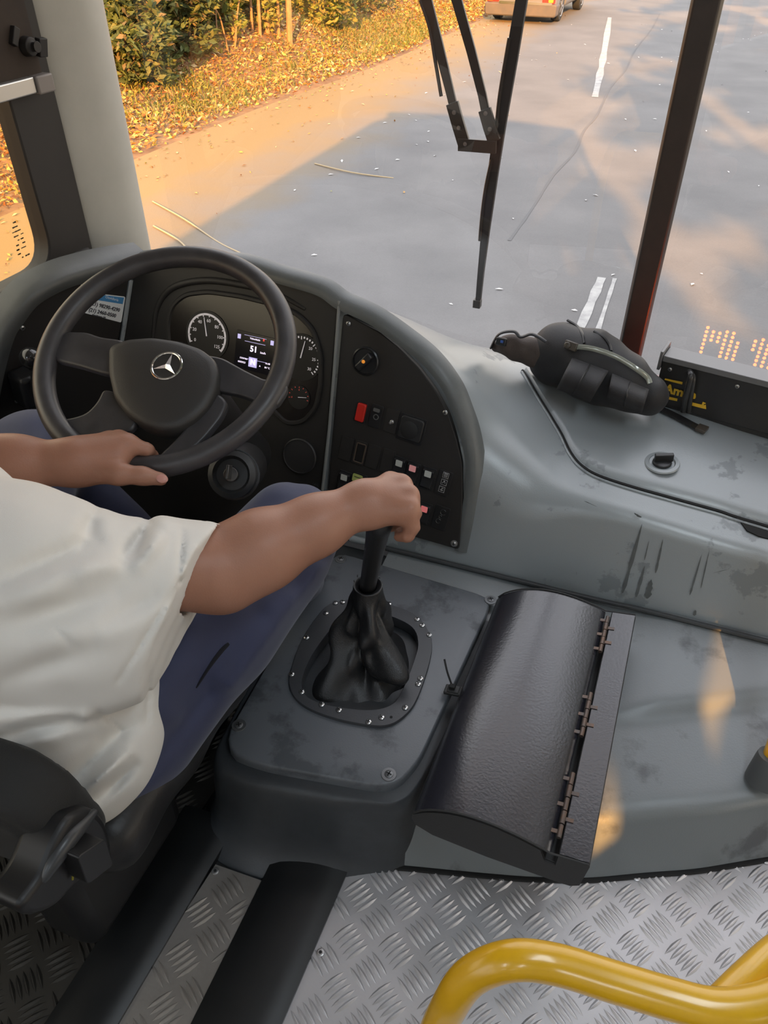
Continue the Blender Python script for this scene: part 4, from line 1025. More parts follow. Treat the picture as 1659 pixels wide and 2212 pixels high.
# --- hand brake valve with ball knob on the side panel
hb = thing('parking_brake_lever', 'black ball topped parking brake lever on the left side panel', 'lever', tuple(wp(45, 820)))
p = wp(45, 825); n2 = WN
mb = MB(); X_, Y_, Z_ = frame(n2, A(0, 0, 1)); box(mb, p+n2*.03, (X_, Y_, Z_), (.042, .03, .03)); mb.build('valve_body', M_SW, hb, bevel=.01, bseg=3)
mb = MB(); tube(mb, [p+n2*.05, p+n2*.075+A(0, 0, .04), p+n2*.085+A(0, 0, .075)], [.012, .009, .008], 10); mb.build('shaft', M_SW, hb)
mb = MB(); lathe(mb, p+n2*.086+A(0, 0, .075), A(0, 0, 1), [(.010, 0)]+[(.024*math.sin(t), .026-.024*math.cos(t)) for t in np.linspace(.5, PI, 12)], 20); mb.build('ball_knob', mat('knob_gloss', (.015, .015, .016), .15, coat=.5), hb)
# --- hatch lid on the hood, right of the driver
hatch = thing('hatch_lid', 'large grey service lid on the dash top under the black bag', 'lid', (.3, 1.65, .42))
def on_hood(px, py, lift=0.0):
    for Z in np.arange(1.3, 2.4, .002):
        q = atZ(px, py, Z)
        if q[2] <= hood_z(q[0], q[1])+lift: return q
    return q
hl = smooth_path([on_hood(*q) for q in ((1130, 800), (1160, 850), (1190, 897), (1213, 935), (1233, 976), (1256, 1003), (1295, 1026), (1373, 1052), (1456, 1075), (1549, 1101), (1588, 1114), (1659, 1135))]+[A(.62, float(on_hood(1659, 1135)[1])-.01, 0), A(1.16, float(on_hood(1659, 1135)[1])-.03, 0)], 6)
mb = MB(); NV = 16
lo_ = [(float(p[0]), float(p[1])) for p in hl]
rows = []
for (x, y) in lo_:
    ye = yb_at(x)-.03 if x > -.02 else float(np.interp(x, [-.30, -.02], [1.80, yb_at(-.02)-.03]))
    ye = max(ye, y+.02)
    rows.append([A(x, y, hood_z(x, y)-.004)]+[A(x+(.006*(1-t)), y+.006+(ye-y-.006)*t, hood_z(x, y+.006+(ye-y-.006)*t)+.0065) for t in np.linspace(0, 1, NV)])
loft(mb, rows, closed=False); mb.build('lid', M_DASH, hatch, smooth=60)
mb = MB(); tube(mb, [A(x-.001, y-.004, hood_z(x, y-.004)+.0005) for x, y in lo_], .0042, 6); mb.build('edge_gap', M_DARK, hatch)
mb = MB(); tube(mb, [A(x-.001, y-.013, hood_z(x, y-.012)+.0008) for x, y in lo_], .0036, 6); mb.build('edge_bead', M_DASH, hatch)
c = onz(1430, 1000, .46)
for _ in range(3): c = onz(1430, 1000, hood_z(c[0], c[1])+.0085)
c = A(c[0], c[1], hood_z(c[0], c[1])+.0085)
hn = nrm(A(-.06, -.10, 1))
mb = MB(); lathe(mb, c, hn, [(.040, 0), (.038, .003), (.030, .004), (.026, -.002), (.0, -.002)], 32); lt = mb.build('latch', M_DASH, hatch)
mb = MB(); lathe(mb, c, hn, [(.022, 0), (.021, .006), (.010, .008), (0, .008)], 24); box(mb, c+hn*.014+A(.002, .004, 0), frame(hn, A(.93, .3, 0)), (.021, .005, .010)); mb.build('latch_key', M_SW, lt, bevel=.0015)
# dark slot at the right end of the lid edge
mb = MB(); P = [on_hood(*q, .004) for q in ((1589, 1116), (1601, 1129), (1614, 1146), (1640, 1158), (1690, 1171), (1690, 1147), (1640, 1131))]
prism(mb, P, A(0, 0, -.003)); mb.build('finger_slot', M_DARK, hatch)
# ================================================================== STEERING WHEEL
WT, WAZ = 0.5064, 0.1544
WN_ = A(math.sin(WT)*math.sin(WAZ), -math.sin(WT)*math.cos(WAZ), math.cos(WT)); WC_ = atZ(354.3, 768.2, 1.369)
WX = nrm(np.cross(A(0, 1, 0), WN_)); WX = WX if WX[0] > 0 else -WX; WY = np.cross(WN_, WX)
def ww(px, py, h=0.0): return onpl(px, py, WC_+WN_*h, WN_)
M_WHL = mat('wheel_black', (0.040, 0.038, 0.040), .36, var=(0.055, 0.052, 0.054), vscale=22, bump=.06, bscale=400, roughvar=.1)
M_HUB = mat('hub_black', (0.030, 0.028, 0.026), .5, bump=.15, bscale=600)
M_CHR = mat('emblem_chrome', (0.72, 0.72, 0.70), .14, 1.0)
wheel = thing('steering_wheel', 'black four spoke bus steering wheel with chrome star emblem', 'steering wheel', tuple(WC_))
RIMR, RIMr = .2205, .0195
mb = MB(); tube(mb, [WC_+RIMR*(math.cos(t)*WX+math.sin(t)*WY) for t in np.linspace(0, 2*PI, 96, endpoint=False)], RIMr, 18, closed=True)
mb.build('rim', M_WHL, wheel, smooth=180)
def rim_at(px, py):
    p = ww(px, py); d = p-WC_; d = d-(d @ WN_)*WN_; return WC_+nrm(d)*RIMR
for pl, h0, th, nm in (([(186, 716), (215, 727), (262, 733), (300, 760), (270, 812), (222, 806), (170, 790), (118, 778), (104, 750), (140, 715)], -.004, .016, 'spoke'),
               ([(222, 838), (262, 850), (300, 900), (285, 930), (225, 945), (185, 962), (145, 965), (112, 940), (118, 905), (150, 903), (186, 892), (210, 866)], -.006, .016, 'spoke'),
               ([(440, 765), (480, 772), (530, 800), (576, 822), (608, 800), (622, 838), (596, 878), (560, 868), (520, 852), (470, 842), (440, 830)], -.004, .016, 'spoke'),
               ([(425, 880), (470, 846), (492, 868), (478, 900), (446, 940), (408, 978), (372, 1004), (338, 1008), (335, 990), (372, 955), (400, 925)], -.004, .018, 'spoke')):
    mb = MB(); prism(mb, bezel_poly([ww(*p, h0+th/2) for p in pl], .012, 4), -WN_*th); mb.build(nm, M_WHL, wheel, bevel=.005, bseg=3, smooth=50)
hub = [(240, 757), (280, 742), (335, 738), (392, 746), (440, 762), (470, 785), (479, 815), (476, 850), (455, 888), (425, 918), (392, 936), (355, 940), (318, 930), (280, 905), (252, 868), (240, 815)]
c0 = ww(362, 840, .0); mb = MB(); hp = bezel_poly([ww(*p, 0.0) for p in hub], .012, 4); rings = []
for s, h in ((.93, -.03), (1.0, -.012), (1.0, .004), (.985, .012), (.95, .018), (.85, .0215), (.6, .0255), (.3, .027), (.05, .0275)):
    rings.append([c0+(p-c0)*s+WN_*h for p in hp])
loft(mb, rings); mb.build('hub_pad', M_HUB, wheel, smooth=50)
ec = ww(360, 790, .0265); e_up = nrm(ww(373, 763, .0265)-ec); e_rt = nrm(np.cross(e_up, WN_))
em = None
mb = MB(); tube(mb, [ec+.0265*(math.cos(t)*e_up+math.sin(t)*e_rt) for t in np.linspace(0, 2*PI, 48, endpoint=False)], .0024, 8, closed=True)
for k in range(3):
    a_ = 2*PI*k/3; d = math.cos(a_)*e_up+math.sin(a_)*e_rt; s = np.cross(WN_, d)
    b1 = ec+nrm(d*.5+s*.87)*.0062; b2 = ec+nrm(d*.5-s*.87)*.0062; tip = ec+d*.0255; top = ec+WN_*.0050
    mb.add([b1, tip+WN_*.0005, top, b2, ec-WN_*.001], [(0, 1, 2), (2, 1, 3), (0, 4, 1), (4, 3, 1), (0, 2, 4), (2, 3, 4)])
mb.build('emblem', M_CHR, wheel, smooth=25, label='chrome ring with a three pointed star')
mb = MB(); lathe(mb, ec-WN_*.003, WN_, [(.031, 0), (.030, .0012), (.0285, .0008), (0, .0006)], 32); mb.build('emblem_recess', M_HUB, wheel)
# column shroud, stalk, ignition lock
colm = thing('steering_column', 'dark steering column shroud with ignition lock under the wheel', 'steering column', tuple(WC_-WN_*.30))
mb = MB(); rings = []
for h, r1, r2, dy in ((-.03, .052, .052, 0), (-.07, .064, .062, .0), (-.16, .066, .066, .0), (-.30, .060, .062, .02), (-.46, .060, .062, .05)):
    c = WC_-WN_*abs(h)+A(0, dy, 0); rings.append([c+r1*math.cos(t)*WX+r2*math.sin(t)*WY for t in np.linspace(0, 2*PI, 28, endpoint=False)])
loft(mb, rings); mb.build('shroud', M_SW, colm, smooth=60)
ic = atZ(500, 1025, 1.46); iN = nrm(A(.25, -.75, .6)); mb = MB()
tube(mb, [ic-iN*.16+A(-.03, .03, 0), ic-iN*.02], .05, 20); mb.build('lock_housing', M_SW, colm, smooth=50)
mb = MB(); lathe(mb, ic-iN*.02, iN, [(.046, 0), (.046, .018), (.036, .024), (.030, .014), (.0, .014)], 28); ring_ = mb.build('lock_ring', mat('lock_grey', (.028, .029, .03), .45), colm)
mb = MB(); X_, Y_, Z_ = frame(iN, A(1, .2, 0)); lathe(mb, ic, iN, [(.014, -.01), (.014, .008), (0, .009)], 16); box(mb, ic+iN*.022+Y_*.004, (Y_, X_, Z_), (.013, .0025, .014)); mb.build('ignition_key', mat('key_steel', (.10, .095, .09), .35, .8), colm, bevel=.001)

# ================================================================== ENGINE COVER + GEAR CONSOLE
M_HUMP = mat('cover_grey', (0.165, 0.182, 0.190), .36, var=(0.085, 0.092, 0.098), vscale=5.5, bump=.12, bscale=300, roughvar=.10, thresh=(.55, .63), spec=.75)
hump = thing('engine_cover', 'low grey moulded engine cover between gear console and yellow pole', 'engine cover', (.2, 1.1, 0))
HB = [(-.62, .62), (-.342, .663), (-.248, .699), (-.116, .735), (.0, .768), (.115, .809), (.223, .863), (.308, .902), (.443, .981), (.62, 1.075), (.9, 1.18), (1.19, 1.27)]
def hump_back(x): return sm(x, HB)
def hump_top(x, y):
    z = .163+.125*(y-.9)
    st_ = 1.085+.50*(x-.14) if x < .45 else 1.24+.1*(x-.45)
    f = np.clip((x-.05)/.12, 0, 1)
    z += .020*f*(1/(1+math.exp(-(y-st_)/.008))) - .008*f
    return z
mb = MB(); rows = []
for x in np.concatenate([np.linspace(-.50, .0, 22), np.linspace(.02, .6, 40), np.linspace(.65, 1.18, 14)]):
    yb = hump_back(x); P = [A(x, yb-.006, -.004), A(x, yb, .003)]
    yt = yb+.045+.03*np.clip((.1-x)/.4, 0, 1); r_ = .035+.02*np.clip((.0-x)/.3, 0, 1)
    zt = hump_top(x, yt)
    a_ = A(yb, .003); c = A(yt, zt); e = A(yt+.5, hump_top(x, yt+.5)); d1 = nrm(a_-c); d2 = nrm(A(yt+.05, hump_top(x, yt+.05))-c)
    p0 = c+d1*r_; p1 = c+d2*r_
    P += [A(x, *(a_+(p0-a_)*t)) for t in np.linspace(0, 1, 7)[1:-1]]
    P += [A(x, *((1-t)**2*p0+2*t*(1-t)*c+t*t*p1)) for t in np.linspace(0, 1, 10)]
    P += [A(x, y, hump_top(x, y)) for y in np.linspace(p1[0]+.012, 1.355, 44)]
    rows.append(P)
loft(mb, rows, closed=False); mb.build('body', M_HUMP, hump, smooth=180)
mb = MB(); tube(mb, [A(x, hump_back(x)-.004, .002) for x in np.linspace(-.33, 1.17, 60)], .006, 8, flat=.6); mb.build('edge_seal', M_DARK, hump)
# raised console carrying the gear lever
CZ = .225
cons = thing('gear_console', 'dark grey raised console with screwed lid around the gear lever', 'gear console', (-.42, .95, 0))
def shp(pts, s, z, c=A(-.42, .97)):
    return [A(c[0]+(p[0]-c[0])*s, c[1]+(p[1]-c[1])*s, z) for p in pts]
base = [A(-.655, 1.335), A(-.648, 1.20), A(-.632, .93), A(-.612, .705), A(-.59, .672), A(-.52, .672), A(-.33, .700), A(-.262, .712), A(-.236, .738), A(-.222, .80), A(-.207, 1.00), A(-.203, 1.20), A(-.20, 1.335)]
bp_ = bezel_poly([A(p[0], p[1], 0) for p in base], .03, 5)
cx, cy = -.42, .97
def off(p, o_, z):    # push outline outwards, more at the rear where the wall flares
    v = A(p[0]-cx, (p[1]-cy), 0); n_ = nrm(A(v[0]/.2, v[1]/.35, 0)); k_ = float(np.interp(p[0], [-.62, -.42, -.30, -.22], [.9, .95, .45, .25])); return A(p[0]+n_[0]*o_*(.5 if n_[0] < 0 else .35), p[1]+n_[1]*o_*(k_ if v[1] < 0 else 0), z)
mb = MB(); rings = []
for o_, z in ((.115, -.01), (.085, .006), (.058, .03), (.042, .08), (.034, .14), (.028, .178), (.021, .193), (.012, .200), (.002, .202)): rings.append([off(p, o_, z) for p in bp_])
loft(mb, rings); mb.build('plinth', mat('plinth_grey', (0.038, 0.042, 0.047), .45, var=(0.027, 0.030, 0.033), vscale=8, bump=.12, bscale=300, roughvar=.1), cons, smooth=60)
M_LID = mat('console_grey', (0.115, 0.124, 0.136), .36, var=(0.066, 0.072, 0.080), vscale=10, bump=.12, bscale=320, roughvar=.1, thresh=(.54, .62))
lidp = [A(-.612, 1.285), A(-.628, 1.215), A(-.604, .72), A(-.575, .685), A(-.50, .686), A(-.29, .722), A(-.256, .742), A(-.236, .80), A(-.214, 1.24), A(-.232, 1.268)]
lp = bezel_poly([A(p[0], p[1], 0) for p in lidp], .028, 5)
hole = [onz(px, py, CZ) for px, py in ((735, 1375), (690, 1440), (668, 1505), (682, 1548), (742, 1575), (790, 1583), (838, 1568), (868, 1515), (892, 1440), (896, 1395), (870, 1345), (815, 1322), (770, 1330))]
hc = np.mean(hole, axis=0)
# resample outlines by angle about the opening so that lid and ring share one topology
def polar(P, n=96, c=hc):
    P = [np.asarray(p, float) for p in P]; an = np.array([math.atan2(p[1]-c[1], p[0]-c[0]) for p in P]); out = []
    for k in range(n):
        t = -PI+2*PI*k/n; d = A(math.cos(t), math.sin(t)); best = None
        for i in range(len(P)):
            a_, b_ = P[i][:2]-c[:2], P[(i+1) % len(P)][:2]-c[:2]; e = b_-a_; den = d[0]*e[1]-d[1]*e[0]
            if abs(den) < 1e-12: continue
            s = (a_[0]*e[1]-a_[1]*e[0])/den; u_ = (a_[0]*d[1]-a_[1]*d[0])/den
            if s > 0 and -1e-9 <= u_ <= 1+1e-9: best = s if best is None else max(best, s)
        out.append(A(c[0]+d[0]*best, c[1]+d[1]*best, 0))
    return out
inner = None; outer = polar(lp)
zl = lambda p, z: A(p[0], p[1], z)
ring_in = [(735, 1340), (690, 1392), (662, 1440), (652, 1480), (668, 1508), (720, 1525), (800, 1533), (848, 1520), (870, 1488), (893, 1430), (903, 1390), (890, 1355), (840, 1330), (785, 1322)]
ri0 = polar(smooth_path([onz(*p, CZ+.0075)*[1, 1, 0] for p in ring_in], 5, True)); inner = [hc*[1, 1, 0]+(p-hc*[1, 1, 0])*1.035 for p in ri0]
mb = MB(); rings = [[zl(p*1.0, .196) for p in outer]]
sc_ = lambda P, s: [hc*[1, 1, 0]+(p-hc*[1, 1, 0])*s for p in P]
rings += [[zl(p, CZ-.006) for p in outer], [zl(p, CZ-.0015) for p in sc_(outer, .992)], [zl(p, CZ) for p in sc_(outer, .98)]]
for f in (.75, .5, .25, .0): rings.append([zl(a_*f+b_*(1-f), CZ) for a_, b_ in zip(sc_(outer, .98), inner)])
rings.append([zl(p, CZ-.05) for p in inner])
loft(mb, rings, True, False, False); lid = mb.build('lid', M_LID, cons, smooth=40)
for q in ((736, 1208), (1060, 1296), (516, 1567), (840, 1673)): screw(onz(*q, CZ+.0005), A(0, 0, 1), .0085, mat('screw_dull', (.16, .165, .17), .4, .7), cons, washer=1.7)
# gaiter clamp ring
ring_px = [(735, 1297), (700, 1312), (655, 1375), (630, 1440), (625, 1480), (645, 1515), (690, 1540), (760, 1560), (835, 1567), (880, 1540), (905, 1500), (928, 1430), (933, 1385), (915, 1345), (880, 1318), (820, 1300), (775, 1294)]
ring_in = [(735, 1340), (690, 1392), (662, 1440), (652, 1480), (668, 1508), (720, 1525), (800, 1533), (848, 1520), (870, 1488), (893, 1430), (903, 1390), (890, 1355), (840, 1330), (785, 1322)]
RZ1 = CZ+.0075
ro = polar(smooth_path([onz(*p, RZ1)*[1, 1, 0] for p in ring_px], 5, True)); ri = polar(smooth_path([onz(*p, RZ1)*[1, 1, 0] for p in ring_in], 5, True))
mb = MB(); mid = [(a_+b_)/2 for a_, b_ in zip(ro, ri)]
loft(mb, [[zl(p, CZ-.003) for p in ro], [zl(p, CZ+.0055) for p in ro], [zl(p*.97+q*.03, RZ1) for p, q in zip(ro, ri)], [zl(p*.03+q*.97, RZ1) for p, q in zip(ro, ri)], [zl(q, CZ+.005) for q in ri], [zl(q, CZ-.02) for q in ri]], True, False, False)
M_RING = mat('ring_black', (0.045, 0.047, 0.052), .42, bump=.08, bscale=300); rg = mb.build('clamp_ring', M_RING, cons, smooth=40)
M_SCR = mat('screw_bright', (.66, .66, .65), .28, .95)
for q in ((724, 1303), (740, 1301), (704, 1325), (662, 1378), (630, 1457), (652, 1495), (695, 1522), (732, 1534), (796, 1560), (824, 1550), (875, 1529), (903, 1478), (908, 1466), (927, 1372), (912, 1351), (901, 1338), (840, 1305)):
    screw(onz(*q, RZ1-.0005), A(0, 0, 1), .0062, M_SCR, rg)
mb = MB(); lathe(mb, onz(845, 1549, RZ1+.0002), A(0, 0, 1), [(.003, 0), (.003, .0004)], 10); mb.build('empty_hole', M_DARK, rg)
# ------------------------------------------------------------------ gear lever with leather gaiter
lev = thing('gear_lever', 'long black gear lever with folded leather gaiter', 'gear lever', (-.41, 1.0, CZ))
LT = atZ(820, 1128, 1.235)                   # top, in the driver's hand
LB = atZ(794, 1268, 1.42); LB = onpl(794, 1268, A(-.40, .985, 0), A(0, -1, .12))
ldir = nrm(LT-LB)
M_LEV = mat('lever_black', (0.022, 0.022, 0.023), .38)
L_ = np.linalg.norm(LT-LB)
mb = MB(); lathe(mb, LB-ldir*.10, ldir, [(.0145, 0), (.0145, .10), (.0165, .102), (.0168, .16), (.0175, L_*.55+.1), (.0195, L_*.85+.1), (.0215, L_+.085), (.0225, L_+.105), (.019, L_+.118), (.008, L_+.124)], 28)
mb.build('shaft', M_LEV, lev, smooth=60)
M_LEA = mat('gaiter_leather', (0.017, 0.017, 0.018), .36, bump=.35, bscale=420, bdetail=3, spec=.5)
NG = 96; rings = []
gt = LB+ldir*.012
levels = [(0.0, 1.0), (.03, .985), (.07, .93), (.12, .84), (.18, .73), (.24, .62), (.30, .54), (.36, .48), (.42, .435), (.48, .40), (.54, .37), (.60, .34), (.66, .315), (.72, .29), (.79, .265), (.86, .245), (.93, .23), (1.0, .22)]
base_r = [(p-hc*[1, 1, 0]) for p in ri]
def gz(t): return CZ-.055+(gt[2]-CZ+.055)*t**.92
for t, k in levels:
    t2 = t; c = (hc*[1, 1, 0])*(1-t2**.8)+gt*[1, 1, 0]*t2**.8; row = []
    for i in range(NG):
        th = -PI+2*PI*i/NG; b = base_r[i]; rb = np.linalg.norm(b[:2])
        neck = .030
        r = neck+(rb*.985-neck)*max(0, (k-.22)/.78)
        w = math.sin(PI*min(1, t/.9))**.8*(1 if t > 0 else 0)
        # collapsed leather: a big horizontal overhang on the near right, deep vertical tucks elsewhere
        fold = .018*math.sin(3*th+6.0*t+.6)+.010*math.sin(5*th-9*t+1.2)+.006*math.sin(9*th+14*t)
        bulge = .050*math.exp(-((t-.42)/.10)**2)*math.exp(-(((th+.45+PI) % (2*PI)-PI)/.75)**2)-.030*math.exp(-((t-.26)/.08)**2)*math.exp(-(((th+.55+PI) % (2*PI)-PI)/.9)**2)
        bulge += .020*math.exp(-((t-.62)/.06)**2)*math.exp(-(((th+1.7+PI) % (2*PI)-PI)/.8)**2)-.016*math.exp(-((t-.53)/.05)**2)*math.exp(-(((th+1.6+PI) % (2*PI)-PI)/.9)**2)
        tuck = -.035*math.exp(-((t-.15)/.16)**2)*math.exp(-(((th+1.9+PI) % (2*PI)-PI)/.35)**2)-.03*math.exp(-((t-.2)/.2)**2)*math.exp(-(((th-2.9+PI) % (2*PI)-PI)/.3)**2)
        r2 = r+(fold+bulge+tuck)*w
        z = gz(t)+.012*w*math.sin(2*th+3*t)-.02*w*math.exp(-(((th+.45+PI) % (2*PI)-PI)/.8)**2)*math.exp(-((t-.4)/.15)**2)
        row.append(A(c[0]+math.cos(th)*r2, c[1]+math.sin(th)*r2, z))
    rings.append(row)
rings.append([gt+ldir*.005+(.029)*nrm(p-gt) for p in rings[-1]]); rings.append([gt-ldir*.012+(.0185)*nrm(p-gt) for p in rings[-2]])
mb = MB(); loft(mb, rings, True, False, False); mb.build('gaiter', M_LEA, lev, smooth=180, sub=1)
mb = MB()
X_, Y_, Z_ = frame(ldir)
for k in range(14):
    a_ = 2*PI*k/14; q = gt+ldir*.002+.0302*(math.cos(a_)*X_+math.sin(a_)*Y_); tube(mb, [q, q-ldir*.004+.004*(math.cos(a_+.8)*Y_-math.sin(a_+.8)*X_)], .0012, 5)
mb.build('stitching', mat('stitch_grey', (.10, .10, .10), .7), lev)

# ================================================================== BLACK BOX ON THE ENGINE COVER
M_BOX = mat('box_black', (0.019, 0.019, 0.025), .26, bump=.16, bscale=200, bdetail=3, spec=1.0)
M_BOXS = mat('box_black_side', (0.022, 0.022, 0.022), .6, bump=.1, bscale=300)
bx = thing('storage_box', 'black metal box with domed lid and hinged flange resting on the engine cover', 'box', (-.05, .96, .18))
BR0 = onz(1273, 1865, .262); BR1 = onz(1372, 1330, .296)      # right top edge, near and far
BL0 = onz(895, 1753, .246); BL1 = onz(1076, 1292, .275)       # left lower lid edge, near and far
def bsec(t, N=22):
    R = BR0+(BR1-BR0)*t; Lf = BL0+(BL1-BL0)*t; return R, Lf
def lidpt(t, s):
    """s 0 left edge .. 1 hinge edge"""
    R, Lf = bsec(t); H_ = Lf+(R-Lf)*.79
    p = Lf+(H_-Lf)*s; return p+A(0, 0, .040*math.sin(PI*s**.78)**.9)
nt_, ns_ = 2, 26
mb = MB(); rings = []
for t in np.linspace(0, 1, 12):
    top = [lidpt(t, s) for s in np.linspace(0, 1, ns_)]; H_ = top[-1]
    rings.append(top+[H_+A(.001, 0, -.003), H_+A(-.004, 0, -.006)]+[q-A(0, 0, .0035) for q in reversed(top[:-1])])
loft(mb, rings); mb.build('lid', M_BOX, bx, smooth=50)
# carcass: flange on the right, curved underside, closed ends
def carc(t, grow=0.0):
    R, Lf = bsec(t); ax_ = nrm(R-Lf); H_ = Lf+(R-Lf)*.835
    out = [H_+A(0, 0, .0015), R+A(0, 0, .0), R+A(.002, 0, -.004), R+A(-.004, -.0, -.072), R+A(-.018, 0, -.084), R+A(-.038, 0, -.086)]
    m_ = Lf+(R-Lf)*.45+A(0, 0, -.070); out += [m_, Lf+(R-Lf)*.12+A(0, 0, -.052), Lf+A(.004, 0, -.034), Lf+A(-.003, 0, -.018), Lf+A(-.002, 0, -.004)]
    out += [lidpt(t, s)-A(0, 0, .006) for s in np.linspace(.02, .93, 16)]+[lidpt(t, .975)-A(0, 0, .03), Lf+(R-Lf)*.833+A(0, 0, -.03)]
    return out
mb = MB(); loft(mb, [carc(t) for t in np.linspace(0, 1, 6)], True, True, True); mb.build('carcass', M_BOXS, bx, smooth=35, bevel=.0012)
# textured top of the flange
mb = MB(); rings = []
for t in np.linspace(0, 1, 6):
    R, Lf = bsec(t); H_ = Lf+(R-Lf)*.838; rings.append([H_+A(0, 0, .002), R+A(.0005, 0, .0012), R+A(.0005, 0, -.002), H_+A(0, 0, -.003)])
loft(mb, rings); mb.build('flange', M_BOX, bx, smooth=35, bevel=.0008)
# end plate towards the viewer with rim
end = carc(0); nE = nrm(BR0-BR1)
mb = MB(); prism(mb, [p+nE*.001 for p in end], nE*.003); mb.build('end_plate', M_BOXS, bx, smooth=30)
mb = MB(); e2 = [lidpt(0, s)+nE*.003+A(0, 0, .0015) for s in np.linspace(0, 1, 20)]+[BR0+nE*.003+A(0, 0, .001)]
tube(mb, e2, .0018, 6); mb.build('edge_rim', M_BOXS, bx); mb = MB(); e3 = [lidpt(1, s)-nE*.002+A(0, 0, .0015) for s in np.linspace(0, 1, 20)]+[BR1-nE*.002+A(0, 0, .001)]; tube(mb, e3, .0018, 6)
mb.build('edge_rim', M_BOXS, bx)
M_HNG = mat('hinge_steel', (.10, .09, .085), .45, .7, var=(.16, .10, .07), vscale=60)
for (a_, b_) in ((.045, .275), (.415, .60), (.79, .97)):
    mb = MB()
    def hp_(t): R, Lf = bsec(t); return Lf+(R-Lf)*.815+A(0, 0, .0045)
    n_ = 5
    for k in range(n_):
        t0 = a_+(b_-a_)*k/n_; t1 = a_+(b_-a_)*(k+.92)/n_; tube(mb, [hp_(t0), hp_(t1)], .0048 if k % 2 else .0043, 10)
        R, Lf = bsec((t0+t1)/2); d = nrm(R-Lf); q = hp_((t0+t1)/2); al = nrm(BR1-BR0); sg = 1 if k % 2 else -1
        box(mb, q+d*sg*.010-A(0, 0, .002), (d, al, np.cross(d, al)), (.008, .0035, .0012))
    mb.build('hinge', M_HNG, bx, smooth=40)
# lug with cable tie on the left edge
R, Lf = bsec(.53); d = nrm(R-Lf); al = nrm(BR1-BR0); lug = onz(984, 1490, .245)
mb = MB(); box(mb, lug+A(0, 0, -.004), (d, al, np.cross(d, al)), (.022, .011, .004)); box(mb, lug+A(0, 0, .001)-d*.004, (d, al, np.cross(d, al)), (.012, .009, .002)); mb.build('lug', M_BOXS, bx, bevel=.002)
ct = thing('cable_tie', 'thin black cable tie sticking up from the lug left of the black box', 'cable tie', tuple(lug))
mb = MB(); e = onz(960, 1424, .285); tube(mb, smooth_path([lug+A(-.006, 0, .004), lug*.45+e*.55+A(-.003, -.004, .004), e], 5), .0022, 6, flat=.6); mb.build('tail', M_DARK, ct)
mb = MB(); box(mb, lug+A(-.007, 0, .006), (d, al, np.cross(d, al)), (.006, .005, .005)); mb.build('head', M_DARK, ct, bevel=.001)

# ================================================================== DESTINATION SIGN BEHIND THE WINDSCREEN
sgn = thing('destination_sign', 'black LED destination sign box against the right windscreen with yellow lettering', 'sign', (.3, 1.76, .4))
S0 = A(.028, 1.797, .625); SDX = nrm(A(.227, -.043, 0)); SN = nrm(A(-SDX[1], SDX[0], 0))     # SN points forward, towards the glass
SL = 1.02; BOT = .215
M_SIGN = mat('sign_black', (.020, .020, .021), .38, var=(.03, .028, .026), vscale=9)
def sg(a_, f, z): return S0+SDX*a_+SN*f+A(0, 0, z-S0[2])
mb = MB(); box(mb, sg(SL/2, .028, .56), (SDX, SN, A(0, 0, 1)), (SL/2, .026, .060)); mb.build('case', M_SIGN, sgn, bevel=.003)
mb = MB(); box(mb, sg(SL/2, .020, .500), (SDX, SN, A(0, 0, 1)), (SL/2-.01, .012, .014)); mb.build('foot_strip', M_SIGN, sgn, bevel=.002)
M_ALU = mat('sign_alu', (.20, .20, .205), .5, .6)
mb = MB(); box(mb, sg(SL/2, .027, .625), (SDX, SN, A(0, 0, 1)), (SL/2, .030, .0075)); mb.build('top_rail', M_ALU, sgn, bevel=.0015)
mb = MB(); box(mb, sg(-.004, .026, .62), (SDX, SN, A(0, 0, 1)), (.0035, .034, .024)); mb.build('end_bracket', M_ALU, sgn, bevel=.001)
for a_ in (.022, .178, .47, .80): screw(sg(a_, .002, .601), -SN, .005, M_GREYM, sgn)
# bracket rod
def sgp(px, py, o_=.0): return onpl(px, py, S0-SN*o_, SN)
mb = MB(); tube(mb, smooth_path([sgp(1489, 803, .006), sgp(1492, 812, .022), sgp(1487, 835, .024), sgp(1480, 862, .022), sgp(1476, 888, .012)], 6), .0075, 10); mb.build('clamp_arm', mat('clamp_black', (.03, .03, .03), .25), sgn)
mb = MB(); tube(mb, smooth_path([sgp(1492, 806, .004), sgp(1498, 816, .015), sgp(1494, 845, .016), sgp(1487, 890, .010)], 6), .0062, 10); mb.build('clamp_arm', mat('clamp_black', (.03, .03, .03)), sgn)
# yellow print on the inner face, partly behind the bag
M_YEL = mat('sign_yellow', (.78, .47, .035), .5)
UPZ = A(0, 0, 1)
text_mesh('Am', .0315, sgp(1456, 844, .0012), SDX, UPZ, M_YEL, 'lettering', sgn, bold=.0012, label='yellow letters Am')
text_mesh('e', .030, sgp(1497, 853, .0012), SDX, UPZ, M_YEL, 'lettering', sgn, bold=.0012)
def ybar(pts, w, nm='lettering'):
    mb = MB(); P = [sgp(*q, .0012) for q in pts]; rings = []
    for i, q in enumerate(P):
        tt = nrm(P[min(i+1, len(P)-1)]-P[max(i-1, 0)]); ss = nrm(np.cross(tt, SN)); k = w[i]/2; rings.append([q-ss*k, q+ss*k, q+ss*k+SN*.0008, q-ss*k+SN*.0008])
    loft(mb, rings); mb.build(nm, M_YEL, sgn, smooth=0)
ybar([(1436, 819), (1452, 823), (1474, 828)], (.004, .005, .0065)); ybar([(1436, 858), (1463, 864)], (.007, .007)); ybar([(1487, 871), (1520, 879), (1525, 879)], (.008, .009, .012)); ybar([(1516, 878), (1520, 870), (1524, 872)], (.004, .006, .003))
